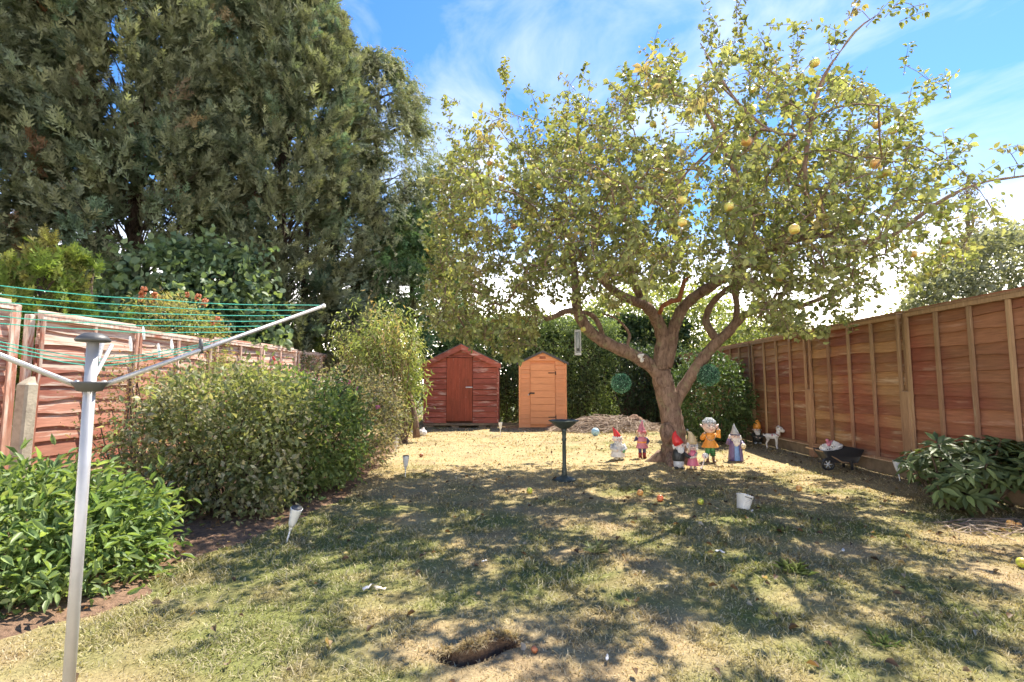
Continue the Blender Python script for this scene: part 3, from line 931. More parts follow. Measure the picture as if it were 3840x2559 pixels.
# ================================================================== broadleaf growth
def grow(skel, att, bias=0.25):
    """skel: list of (point, parent index, radius or None). Joins every attractor to the nearest place on the tree"""
    Pn = [np.array(p, float) for p, _, _ in skel]; par = [q for _, q, _ in skel]; depth = []
    for i, q in enumerate(par): depth.append(0 if q < 0 else depth[q] + np.linalg.norm(Pn[i] - Pn[q]))
    arr = np.zeros((len(Pn) + len(att) * 2, 3)); arr[:len(Pn)] = Pn
    dep = np.zeros(len(arr)); dep[:len(Pn)] = depth
    n = len(Pn)
    left = list(range(len(att)))
    att = np.array(att)
    dmin = np.array([np.min(np.linalg.norm(arr[:n] - a, axis=1)) for a in att])
    done = np.zeros(len(att), bool)
    for _ in range(len(att)):
        i = int(np.argmin(np.where(done, 1e9, dmin)))
        a = att[i]
        dd = np.linalg.norm(arr[:n] - a, axis=1)
        j = int(np.argmin(dd + bias * dep[:n] * .3))
        mid = (arr[j] * .5 + a * .5); L_ = dd[j]
        mid[2] += .10 * L_ * (1 if a[2] > arr[j][2] else .4); mid[:2] += np.random.default_rng(i).normal(0, .06 * L_, 2)
        arr[n] = mid; par.append(j); dep[n] = dep[j] + L_ * .5; n += 1
        arr[n] = a; par.append(n - 1); dep[n] = dep[j] + L_; n += 1
        done[i] = True
        for w_ in (arr[n - 1], arr[n - 2]): dmin = np.minimum(dmin, np.linalg.norm(att - w_, axis=1))
    return arr[:n], par
def twig_mesh(mb, pts, par, r_tip, fixed, nsides=4, power=2.3, rmin=.003):
    n = len(par)
    w = np.zeros(n); kids = [[] for _ in range(n)]
    for i in range(n - 1, -1, -1):
        if par[i] >= 0: kids[par[i]].append(i)
    order = list(range(n))[::-1]
    for i in order:
        if not kids[i]: w[i] = r_tip ** power
        if par[i] >= 0: w[par[i]] += w[i]
    rad = np.maximum(w ** (1 / power), rmin)
    for i, fr in fixed.items(): rad[i] = fr
    for i in range(n):
        p = par[i]
        if p < 0: continue
        if i in fixed: continue
        r0 = min(rad[p], rad[i] * 1.35); r1 = rad[i]
        mb.tube([pts[p], pts[i]], [r0, r1], 3 if r1 < .006 else nsides, cap=False)
    return rad

def leaves_for(rng, centers, per, spread, size, tmpl_w, cols, weights=None, droop=.3, out=None, outw=.6, up=.4, flat=.5, jit=.2, pts=6, fold=.12):
    n = len(centers) * per
    c = np.repeat(centers, per, 0)
    pos = c + rng.normal(0, 1, (n, 3)) * spread
    dr = rng.normal(0, 1, (n, 3)) * .8 + np.array([0, 0, -droop])
    if out is not None: dr += norm(pos - out) * outw
    nr = rng.normal(0, 1, (n, 3)) * flat + np.array([0, 0, up + .3])
    sc = size * rng.uniform(.55, 1.3, n)
    # clumps share a tint so that light and dark masses form
    cc = tints(rng, len(centers), cols, weights, .12)
    col = np.repeat(cc, per, 0) * (1 + jit * rng.standard_normal((n, 1)))
    col = col * .7 + tints(rng, n, cols, weights, .15) * .3
    return T_leaf(tmpl_w, fold, .12, pts), pos, dr, nr, sc, np.clip(col, .008, .85)

# ---------------- the apple tree
gy = (.56, .54, .13); gg = (.36, .46, .08); yo = (.62, .42, .12)
APPLES = [(1568, 512, 3.62, gy), (1568, 460, 3.55, gy), (1675, 475, 3.9, gy), (1825, 527, 3.3, gy), (1715, 325, 3.8, yo), (1240, 427, 5.4, gy), (1241, 382, 5.3, gg), (1146, 424, 5.9, gy), (1181, 521, 6.2, yo), (1232, 492, 5.6, gg), (1052, 512, 6.2, gg), (2038, 396, 3.9, gg), (2024, 402, 3.95, gg), (2011, 376, 3.8, yo), (2052, 300, 4.2, gy), (2015, 287, 4.2, yo), (1872, 145, 3.9, gy), (2174, 553, 4.3, gg), (2098, 584, 4.6, yo), (1492, 590, 6.3, yo), (1417, 700, 6.6, gy), (1340, 757, 6.7, gy), (1152, 410, 5.7, yo), (1125, 375, 5.8, yo), (1500, 285, 4.9, gy), (1322, 460, 5.1, gg), (1730, 205, 4.2, gg), (1452, 270, 4.4, gg), (1790, 640, 5.2, gy), (1205, 600, 6.2, gg), (1640, 250, 4.3, gy), (1955, 480, 4.6, gy), (1385, 320, 5.0, gg)]
def apple_tree():
    rng = np.random.default_rng(5)
    base = P(1547, 1063, 7.2); base.z = 0
    root = empty("apple_tree", base)
    tag(root, "old spreading apple tree with forked trunk and ripening green apples", "tree")
    off = np.array(base)
    limbs = {   # name: (points (u,v,Y), radii)
        'trunk': ([(1549, 1075, 7.2), (1549, 1045, 7.2), (1549, 1000, 7.2), (1543, 960, 7.2), (1534, 915, 7.2), (1524, 880, 7.2), (1517, 850, 7.2)], [.25, .20, .170, .166, .162, .158, .146]),
        'left': ([(1520, 868, 7.2), (1490, 838, 7.18), (1445, 812, 7.12), (1400, 792, 7.05), (1362, 768, 7.0), (1338, 738, 6.95), (1325, 705, 6.9), (1323, 660, 6.85), (1318, 600, 6.8), (1300, 540, 6.7), (1270, 470, 6.6)], [.11, .105, .098, .095, .09, .082, .072, .062, .05, .035, .02]),
        'left_stub': ([(1328, 716, 6.92), (1300, 716, 6.85), (1278, 726, 6.8), (1254, 733, 6.75)], [.045, .042, .04, .037]),
        'left_loop': ([(1388, 785, 7.03), (1380, 757, 7.05), (1368, 732, 7.05), (1350, 720, 7.0), (1330, 718, 6.95)], [.035, .036, .038, .036, .03]),
        'left_small': ([(1440, 810, 7.1), (1443, 788, 7.15), (1446, 768, 7.2), (1430, 745, 7.25), (1412, 730, 7.3), (1385, 722, 7.3)], [.026, .025, .023, .02, .015, .008]),
        'mid': ([(1517, 850, 7.2), (1520, 815, 7.2), (1523, 780, 7.2), (1516, 748, 7.15), (1500, 722, 7.05), (1478, 700, 6.9), (1445, 688, 6.6), (1400, 660, 6.2), (1350, 600, 5.8), (1290, 540, 5.5)], [.13, .115, .105, .10, .085, .075, .065, .055, .04, .02]),
        'mid_high': ([(1478, 700, 6.9), (1455, 640, 6.7), (1440, 560, 6.5), (1430, 450, 6.3), (1420, 350, 6.1)], [.06, .05, .04, .03, .015]),
        'right_up': ([(1528, 842, 7.2), (1540, 800, 7.2), (1546, 765, 7.2), (1556, 735, 7.15), (1572, 705, 7.1), (1600, 680, 7.0), (1640, 655, 6.8), (1690, 620, 6.5), (1740, 590, 6.1), (1800, 560, 5.7), (1860, 500, 5.4), (1900, 420, 5.2)], [.12, .10, .095, .09, .085, .08, .078, .075, .065, .05, .035, .02]),
        'right_high': ([(1690, 620, 6.5), (1705, 540, 6.2), (1700, 440, 5.9), (1660, 330, 5.6), (1600, 220, 5.4)], [.055, .045, .035, .025, .012]),
        'right': ([(1548, 935, 7.2), (1566, 900, 7.16), (1590, 862, 7.1), (1618, 822, 7.05), (1645, 790, 7.0), (1672, 765, 6.95), (1692, 742, 6.9), (1706, 728, 6.88)], [.10, .092, .088, .085, .08, .075, .066, .06]),
        'right_a': ([(1650, 786, 7.0), (1632, 760, 7.05), (1622, 735, 7.1), (1632, 705, 7.05), (1652, 680, 6.9), (1690, 655, 6.7), (1740, 640, 6.4)], [.062, .058, .055, .05, .045, .04, .02]),
        'right_b': ([(1692, 742, 6.9), (1693, 700, 6.8), (1688, 660, 6.75), (1698, 610, 6.7), (1720, 560, 6.5)], [.05, .046, .042, .04, .03]),
        'right_c': ([(1706, 728, 6.88), (1735, 712, 6.8), (1765, 700, 6.7), (1800, 706, 6.6), (1850, 700, 6.4), (1920, 670, 6.2), (2000, 620, 6.0)], [.055, .05, .045, .038, .03, .022, .012]),
        'far_right': ([(1800, 560, 5.7), (1880, 540, 5.4), (1960, 560, 5.2), (2050, 540, 5.1), (2150, 470, 5.0), (2240, 425, 4.9), (2330, 408, 4.85), (2400, 400, 4.8)], [.045, .04, .035, .028, .022, .016, .010, .005]),
        'top_right': ([(1860, 500, 5.4), (1850, 380, 5.2), (1880, 210, 5.0), (1930, 120, 4.9), (1985, 55, 4.85), (2070, 5, 4.8)], [.03, .025, .02, .015, .01, .005]),
        'long_whip': ([(1830, 310, 4.2), (1770, 300, 4.2), (1700, 240, 4.3), (1650, 170, 4.4), (1610, 100, 4.5)], [.016, .014, .012, .009, .005]),
    }
    trunk = MB(); limb = MB(); fixed = {}
    skel = []
    for nm, (pts, rad) in limbs.items():
        w = [np.array(P(u, v, Y)) for u, v, Y in pts]
        if nm == 'trunk': w[0][2] = -.08
        # smooth
        W_ = []; R_ = []
        for i in range(len(w) - 1):
            p0 = w[max(i - 1, 0)]; p1 = w[i]; p2 = w[i + 1]; p3 = w[min(i + 2, len(w) - 1)]
            for t in (0, .33, .67):
                W_.append(.5 * ((2 * p1) + (-p0 + p2) * t + (2 * p0 - 5 * p1 + 4 * p2 - p3) * t * t + (-p0 + 3 * p1 - 3 * p2 + p3) * t ** 3))
                R_.append(.92 * (rad[i] * (1 - t) + rad[i + 1] * t) * (1 + .07 * math.sin(len(W_) * 2.1 + len(nm))))
        W_.append(w[-1]); R_.append(rad[-1])
        mbx = trunk if nm == 'trunk' else limb
        mbx.tube([p - off for p in W_], R_, 14 if nm == 'trunk' else 9)
        prev = -1
        for i, p in enumerate(W_[::3] if nm != 'trunk' else W_[-2:]):
            if nm == 'trunk': continue
            if p[2] < 1.75: continue
            skel.append((p, prev, R_[i])); prev = len(skel) - 1
    # burrs
    b = P(1532, 995, 7.08); trunk.ell(np.array(b) - off, (.10, .10, .15), 10, 8)
    for k in range(5):
        a = k * 1.3 + .4; trunk.tube([(math.cos(a) * .12, math.sin(a) * .12, .16), (math.cos(a) * .24, math.sin(a) * .24, .04), (math.cos(a) * .42, math.sin(a) * .42, -.03)], [.10, .09, .03], 7)
    tr = trunk.build("trunk", M['apple_bark'], root, True)
    dsp = bpy.data.textures.new("bark_relief", 'CLOUDS'); dsp.noise_scale = .09
    for ob in (tr,):
        sb = ob.modifiers.new("sub", 'SUBSURF'); sb.levels = 2; sb.render_levels = 2
        dm = ob.modifiers.new("relief", 'DISPLACE'); dm.texture = dsp; dm.strength = .045; dm.mid_level = .5
    lo = limb.build("limb", M['apple_bark'], root, True)
    dm = lo.modifiers.new("relief", 'DISPLACE'); dm.texture = dsp; dm.strength = .03; dm.mid_level = .5
    # dead broken branch
    q = MB(); q.tube([P(1515, 722, 7.0) - Vector(off), P(1522, 704, 6.95) - Vector(off), P(1543, 692, 6.9) - Vector(off), P(1560, 690, 6.88) - Vector(off), P(1566, 670, 6.85) - Vector(off), P(1573, 645, 6.82) - Vector(off), P(1585, 636, 6.8) - Vector(off)], [.03, .034, .036, .038, .03, .03, .008], 8)
    q.build("dead_branch", M['dead_wood'], root, True)
    # crown: attractors inside the crown's volume
    outline = [(1010, 770), (985, 700), (1000, 560), (1005, 440), (1040, 360), (1090, 340), (1130, 270), (1180, 245), (1240, 270), (1300, 235), (1370, 250), (1440, 200), (1500, 150), (1560, 160), (1620, 125), (1690, 115), (1760, 150), (1850, 170), (1930, 180), (2010, 230), (2080, 260), (2140, 320), (2210, 350), (2250, 420), (2290, 450), (2270, 540), (2230, 600), (2120, 640), (2080, 670), (1990, 690), (1970, 745), (1850, 770), (1760, 770), (1720, 745), (1735, 690), (1700, 650), (1640, 640), (1580, 640), (1500, 650), (1440, 660), (1430, 705), (1340, 690), (1270, 690), (1235, 740), (1215, 800), (1165, 835), (1150, 800), (1120, 780), (1060, 775)]
    N = 60000
    c = np.array([2.35, 6.05, 3.65]); rr = np.array([3.9, 3.0, 2.45])
    p = rng.normal(0, 1, (N, 3)); p = norm(p) * (rng.random((N, 1)) ** .42)
    p = c + p * rr
    k1 = rng.normal(0, 1, (14000, 3)); p1 = np.array([-.25, 6.3, 2.45]) + norm(k1) * rng.random((14000, 1)) ** .4 * np.array([1.0, 1.5, 1.35])
    k2 = rng.normal(0, 1, (9000, 3)); p2 = np.array([4.3, 6.0, 2.5]) + norm(k2) * rng.random((9000, 1)) ** .4 * np.array([1.6, 1.6, .95])
    p = np.concatenate([p, p1, p2])[rng.permutation(N + 23000)]; N = len(p)
    u, v = proj(p)
    ok = inpoly(u, v, outline) & (p[:, 2] > 1.25)
    # thinner at the lower right where the sky shows, hollow under the crown
    thin = inpoly(u, v, [(1700, 560), (2100, 560), (2150, 700), (1700, 780)]) & (rng.random(N) < .45)
    thin |= inpoly(u, v, [(1235, 650), (1480, 640), (1480, 760), (1235, 760)]) & (rng.random(N) < .8)
    rad_ = np.linalg.norm((p - c) / rr, axis=1)
    hollow = (rad_ < .38) & (rng.random(N) < .75)
    # ragged outer edge: a low frequency noise eats into it
    rag = fbm(u / 55.0, v / 55.0, 71, 3) + fbm(p[:, 1] * 1.3, p[:, 0] * 1.3, 72, 2) * .6
    thin |= (v < 330) & (rng.random(N) < .55)
    gx = p[:, 0] - .40 * p[:, 2]; gy = p[:, 1] - .52 * p[:, 2]
    thin |= ((gx > 2.3 + .125 * gy) | (gy > 6.6)) & (rng.random(N) < .9)  # crown cut along the sun's path to keep right and back lawn lit
    thin |= (fbm(gx * 1.9, gy * 1.9, 91, 3) > .55) & (rng.random(N) < .85)  # holes cut along the sun's path to throw light patches on the lawn
    ok &= ~(thin | hollow) & ((rag > .74 - .09 * (v > 330)) | (rng.random(N) < .06))
    p = p[ok]
    # Poisson thinning
    sel = []; cell = {}
    for q_ in p:
        k = tuple((q_ / .222).astype(int))
        if k in cell: continue
        cell[k] = 1; sel.append(q_)
        if len(sel) >= 3600: break
    for u_, v_, Y_ in [(1030, 240, 6.4), (1045, 232, 6.4), (1160, 150, 6.0), (1165, 180, 6.0), (1310, 195, 6.0), (1700, 5, 4.6), (1615, 75, 4.7), (2010, 40, 4.85), (2050, 20, 4.8), (2090, 40, 4.8), (2100, 15, 4.8), (2180, 205, 5.0), (2140, 190, 5.0), (2080, 150, 5.0), (2310, 340, 4.9), (2340, 380, 4.85), (2353, 345, 4.9), (2200, 350, 5.0), (1960, 20, 4.9), (1830, 60, 5.0), (1085, 300, 6.3)]:
        sel.append(np.array(P(u_, v_, Y_)))
    # long water shoots standing out of the crown
    for u_, v_, Y_, ang_, m_ in [(1040, 330, 6.4, 100, 4), (1085, 360, 6.3, 95, 4), (1160, 260, 6.1, 92, 5), (1215, 290, 6.0, 80, 4), (1300, 280, 6.0, 85, 4), (1350, 250, 5.8, 95, 4), (1440, 240, 5.7, 88, 4), (1500, 180, 5.5, 85, 4), (1560, 190, 5.3, 95, 4), (1640, 120, 4.9, 90, 4), (1690, 100, 4.8, 80, 4), (1760, 160, 4.9, 92, 5), (1825, 160, 5.0, 85, 4), (1900, 130, 5.0, 60, 5), (2060, 250, 5.0, 30, 5), (2100, 400, 5.0, 15, 5), (2200, 480, 5.0, 5, 4), (2150, 590, 5.2, -10, 4), (1990, 650, 5.6, -30, 3)]:
        for j_ in range(m_):
            sel.append(np.array(P(u_ + math.cos(math.radians(ang_)) * 24 * j_, v_ - math.sin(math.radians(ang_)) * 24 * j_, Y_)) + rng.normal(0, .03, 3))
    sel = np.array(sel)
    arr, par = grow(skel, sel, .3)
    tw = MB()
    twig_mesh(tw, arr - off, par, .0028, {i: skel[i][2] for i in range(len(skel))}, 4, 2.5)
    to = tw.build("twigs", M['apple_bark'], root, True); to['kind'] = 'stuff'
    # leaves
    cols = [(.20, .23, .085), (.28, .30, .125), (.38, .39, .19), (.15, .19, .08), (.40, .30, .16)]
    wts = [.34, .27, .18, .14, .07]
    t, pos, dr_, nr, sc, col = leaves_for(rng, sel, 19, .085, .058, .60, cols, wts, droop=.45, out=c, outw=.35, up=.2, flat=.9)
    ns = len(sel)
    axs = norm(norm(sel - (c - np.array([0, 0, .8]))) * .55 + rng.normal(0, .55, (ns, 3)) + np.array([0, 0, .25]))
    rp_ = np.repeat(np.arange(ns), 19); ax_ = axs[rp_]; tt_ = rng.uniform(-.10, .20, len(rp_))
    rv = rng.normal(0, 1, ax_.shape); pv = norm(rv - (rv * ax_).sum(1, keepdims=True) * ax_)
    pos = sel[rp_] + ax_ * tt_[:, None] + pv * .012
    dr_ = pv * .9 + ax_ * .45 + np.array([0, 0, -.35]) + rng.normal(0, .25, ax_.shape)
    nr = ax_ * .8 + rng.normal(0, .5, ax_.shape) + np.array([0, 0, .3])
    sw = MB()
    for i_ in range(ns): sw.tube([sel[i_] - axs[i_] * .10 - off, sel[i_] + axs[i_] * .19 - off], [.0035, .0018], 3, cap=False)
    so_ = sw.build("shoots", M['apple_bark'], root); so_['kind'] = 'stuff'
    cut_ = np.zeros(len(pos), bool)
    for u_, v_, Y_, cc in APPLES:      # a hanging apple pushes the leaves aside
        A = np.array(P(u_, v_, Y_)); vd = norm(A - np.array([0, 0, CAMZ])); w_ = pos - A; al = w_ @ vd
        pd = np.linalg.norm(w_ - al[:, None] * vd, axis=1)
        cut_ |= (al < .06) & (al > -.8) & (pd < .055)
    pos, dr_, nr, sc, col = pos[~cut_], dr_[~cut_], nr[~cut_], sc[~cut_], col[~cut_]
    rest = big_leaves(root, t, M['leaf_big'], pos, dr_, nr, sc, col, 300)
    foliage("crown", [stamp(t, pos[rest] - off, dr_[rest], nr[rest], sc[rest], col[rest])], M['leaf'], root)
    # apples
    m, tt, b, o = newmat("apple_skin")
    oi = nd(tt, "ShaderNodeObjectInfo"); tcn = nd(tt, "ShaderNodeTexCoord")
    n = nd(tt, "ShaderNodeTexNoise", Scale=14.0, Detail=3.0); tt.links.new(tcn.outputs["Object"], n.inputs["Vector"])
    r = nd(tt, "ShaderNodeValToRGB"); r.color_ramp.elements[0].position = .45; r.color_ramp.elements[0].color = (0, 0, 0, 1); r.color_ramp.elements[1].position = .7; r.color_ramp.elements[1].color = (1, 1, 1, 1)
    mm = nd(tt, "ShaderNodeMixRGB"); mm.inputs["Color2"].default_value = (.62, .20, .07, 1)
    tt.links.new(n.outputs["Fac"], r.inputs["Fac"]); ml = nd(tt, "ShaderNodeMath", operation='MULTIPLY'); ml.inputs[1].default_value = .55
    tt.links.new(r.outputs["Color"], ml.inputs[0]); tt.links.new(ml.outputs[0], mm.inputs["Fac"]); tt.links.new(oi.outputs["Color"], mm.inputs["Color1"]); tt.links.new(mm.outputs[0], b.inputs["Base Color"])
    b.inputs["Roughness"].default_value = .35; b.inputs["Subsurface Weight"].default_value = .1
    M['apple'] = m
    q = MB(); q.lathe([(.0, -.026), (.016, -.034), (.031, -.026), (.038, -.004), (.036, .016), (.024, .031), (.010, .031), (.0, .024)], n=14)
    ame = q.mesh("apple", True); ame.materials.append(m)
    q = MB(); q.tube([(0, 0, .024), (.002, 0, .04), (.006, .002, .052)], .0016, 4); sme = q.mesh("stalk"); sme.materials.append(M['dark_bark'])
    r_ = random.Random(4)
    for u_, v_, Y_, cc in APPLES:
        a = bpy.data.objects.new("apple", ame); a.location = P(u_, v_, Y_) - Vector(off); a.color = (*cc, 1)
        s = r_.uniform(.88, 1.08); a.scale = (s, s, s * .95); a.rotation_euler = (r_.uniform(-.4, .4), r_.uniform(-.4, .4), r_.uniform(0, 6))
        COL.objects.link(a); a.parent = root
        s_ = bpy.data.objects.new("stalk", sme); COL.objects.link(s_); s_.parent = a
    return ame, sme
APPLE_ME, STALK_ME = apple_tree()

# ---------------- conifers
SPR = [T_spray(k, 3, .085, .50, 1) for k in range(3)]
SPRD = [T_spray(k + 9, 3, .085, .42, 1, droop=.35) for k in range(3)]
def conifer(label, x, y, h, rmax, n, seed, cols, spray=.55, rise=.45, droop=0.0, prof=None, zlow=.6, tmpl=None, mat='needle', name="conifer_tree", trunk_r=.22, weights=None, group=None, inner=.25, per=34, gap=.0, lean=0.0, tuft_l=.70, tuft_w=.17):
    rng = np.random.default_rng(seed)
    root = empty(name, (x, y, 0)); tag(root, label, "tree", group)
    tk = MB()
    tk.tube([(0, 0, -.1), (.05 + lean * .3, .02, h * .3), (-.04 + lean * .6, 0, h * .65), (lean, 0, h)], [trunk_r, trunk_r * .8, trunk_r * .45, .02], 8)
    prof = prof or (lambda t: (1 - t) ** .75 * (.55 + .45 * min(1, t * 6)))
    br = MB()
    pos = []; dr = []; sc = []; cid = []
    view = -np.array([x, y, 0]) / math.hypot(x, y)
    for i in range(n):
        t = rng.random() ** .9
        a = rng.uniform(0, 2 * PI)
        ax = np.array([math.cos(a), math.sin(a), 0])
        facing = ax @ view
        if facing < -.2 and rng.random() < .88: continue
        inn = rng.random() < inner
        z = zlow + (h - zlow) * t
        lum = 1 + .42 * (fbm(a * 1.9 * rmax / 2 + 9, z * .62, seed, 3) - .5)
        R = rmax * prof(t) * lum * (rng.uniform(.45, .8) if inn else rng.uniform(.86, 1.06))
        c0 = np.array([lean * t, 0, z]) + ax * R
        if i % 4 == 0: br.tube([(lean * t * .6, 0, max(z - rise * R, .2)), c0 * .5 + np.array([0, 0, .5 * max(z - rise * R * .4, .2)]), c0], [.03, .02, .008], 3, cap=False)
        d0 = norm(ax * .75 + np.array([0, 0, rise - droop]) + rng.normal(0, .18, 3))
        m = per; L0 = tuft_l * rng.uniform(.7, 1.3)
        s_ = rng.random(m) ** .8
        q = c0 + d0 * (s_[:, None] - .55) * L0 + rng.normal(0, 1, (m, 3)) * tuft_w * (1.15 - s_[:, None])
        dd = d0 * 1.0 + norm(rng.normal(0, 1, (m, 3))) * .75 + np.array([0, 0, -droop * .6])
        pos.append(q); dr.append(dd); sc.append(spray * rng.uniform(.6, 1.25, m) * (1.7 if inn else 1.0)); cid.append(np.full(m, i))
    pos = np.concatenate(pos); dr = np.concatenate(dr); sc = np.concatenate(sc); cid = np.concatenate(cid)
    if gap > 0:
        wx = pos + np.array([x, y, 0]); u, v = proj(wx)
        g_ = fbm(pos[:, 0] * 1.5 + pos[:, 1] * 1.2, pos[:, 2] * 1.6, seed + 5, 3)
        keep = (g_ > gap) | (rng.random(len(pos)) < .25)
        pos, dr, sc, cid = pos[keep], dr[keep], sc[keep], cid[keep]
    nrm_ = rng.normal(0, .6, pos.shape) + np.array([0, 0, .7]) - np.array([x, y, 0]) / math.hypot(x, y) * .35
    cc = tints(rng, n, cols, weights, .12)
    col = np.clip(cc[cid] * (1 + .16 * rng.standard_normal((len(pos), 1))), .006, .8)
    parts = []
    tm = tmpl or SPR
    k = rng.integers(0, 3, len(pos))
    for j in range(3):
        s = k == j
        parts.append(stamp(tm[j], pos[s], dr[s], nrm_[s], sc[s], col[s]))
    tk.build("trunk", M['dark_bark'], root, True)
    b = br.build("branches", M['dark_bark'], root); b['kind'] = 'stuff'
    foliage("crown", parts, M[mat], root)
    return root, len(pos)
DK = [(.17, .185, .115), (.21, .22, .135), (.13, .16, .105), (.25, .26, .145), (.13, .19, .13)]
DKW = [.30, .26, .2, .12, .12]
cols_brown = DK + [(.19, .075, .045)]
full = lambda t: (1 - t ** 2.2) * (.80 + .2 * min(1, t * 5)) if t < 1 else 0
cnt = 0
colm = lambda t: max(1 - t ** 3.2, .02) ** .7 * (.82 + .18 * min(1, t * 5))
r_, c_ = conifer("tall dark cypress whose right edge meets the blue sky", -7.0, 15.0, 13.7, 2.7, 1400, 1, DK, .32, .75, prof=lambda t: max(1 - t ** 4, .02) ** .6, zlow=.9, weights=DKW, gap=.34); cnt += c_
r_, c_ = conifer("broad dark cypress in the middle of the left tree screen", -10.1, 13.2, 14.5, 3.0, 1500, 2, cols_brown, .31, .75, prof=colm, zlow=.9, weights=[.29, .25, .2, .11, .12, .03], gap=.33); cnt += c_
r_, c_ = conifer("dark cypress at the far left of the tree screen, brown patches inside", -13.4, 11.4, 14.0, 3.3, 1500, 3, cols_brown, .31, .7, prof=colm, zlow=.9, weights=[.28, .25, .2, .11, .12, .04], gap=.33); cnt += c_
r_, c_ = conifer("dark cypress filling the gap behind the two broad ones", -9.6, 17.4, 17.0, 2.9, 400, 4, DK, .48, .7, prof=colm, zlow=1.5, weights=DKW, per=16, gap=.36, tuft_w=.22); cnt += c_
CD = [(.27, .285, .18), (.34, .34, .22), (.20, .23, .14), (.14, .19, .11)]
r_, c_ = conifer("thin open conifer with pale grey-green drooping twigs and bare stem", -4.75, 17.2, 12.7, 2.9, 850, 5, CD, .27, .25, droop=.5, prof=lambda t: (1 - t) ** .36, zlow=2.5, tmpl=SPRD, trunk_r=.13, per=26, inner=.4, gap=.36, tuft_l=.5, tuft_w=.24); cnt += c_
GR = [(.13, .21, .07), (.095, .17, .07), (.18, .25, .09), (.075, .14, .065)]
r_, c_ = conifer("bushy bright green cypress with drooping fronds behind the red shed", -3.3, 16.6, 6.9, 2.5, 520, 6, GR, .30, .25, droop=.6, prof=lambda t: (1 - t) ** .5, zlow=.6, tmpl=SPRD, trunk_r=.15, tuft_l=.6, tuft_w=.17, per=26); cnt += c_
YG = [(.20, .27, .06), (.27, .31, .08), (.14, .20, .05), (.22, .20, .07)]
colp = lambda t: (1 - t ** 3) * (.8 + .2 * min(1, t * 4)) if t < 1 else 0
for k, (u, vt, Y, rr, lab) in enumerate([(20, 610, 7.3, .55, "yellow-green conifer column at the left edge above the fence"), (108, 562, 7.6, .52, "tallest yellow-green conifer column above the left fence"), (160, 590, 7.9, .42, "narrow yellow-green conifer column beside the tallest one"), (215, 612, 8.1, .55, "rounded yellow-green conifer column nearest the orange flowered shrub")]):
    top = P(u, vt, Y)
    r_, c_ = conifer(lab, top.x, Y, top.z, rr, 90, 20 + k, YG, .16, 1.6, prof=colp, zlow=.4, tuft_l=.4, tuft_w=.06, name="columnar_conifer", trunk_r=.05, group="yellow-green conifer columns behind the left fence", per=22, inner=.2); cnt += c_
for k, (u, vt, Y, lab) in enumerate([(665, 762, 13.6, "small bright juniper behind the fence by the dark trunks"), (715, 775, 13.8, "low spreading juniper behind the fence, right of the taller juniper")]):
    top = P(u, vt, Y)
    r_, c_ = conifer(lab, top.x, Y, top.z, .5, 50, 30 + k, YG, .18, 1.6, prof=colp, zlow=.5, tuft_l=.4, tuft_w=.07, name="juniper", trunk_r=.05, group="junipers behind the left fence", per=20); cnt += c_
print("sprays", cnt)
# dark bare trunks standing behind the left fence
for k, (u, lab) in enumerate([(612, "bare dark trunk behind the fence, under the dark cypress"), (640, "thicker bare dark trunk behind the fence, near the bright juniper"), (690, "bare dark trunk behind the fence between the two junipers")]):
    q = P(u, 800, 15.0)
    t_ = MB(); t_.tube([(0, 0, -.1), (.05, 0, 2), (-.05, .05, 4.5), (0, 0, 7)], [.16, .14, .11, .06], 8)
    o = t_.build("tree_trunk", M['dark_bark'], None, True); o.location = (q.x, 14.6 + k * .3, 0)
    tag(o, lab, "tree trunk", "bare trunks under the cypresses")

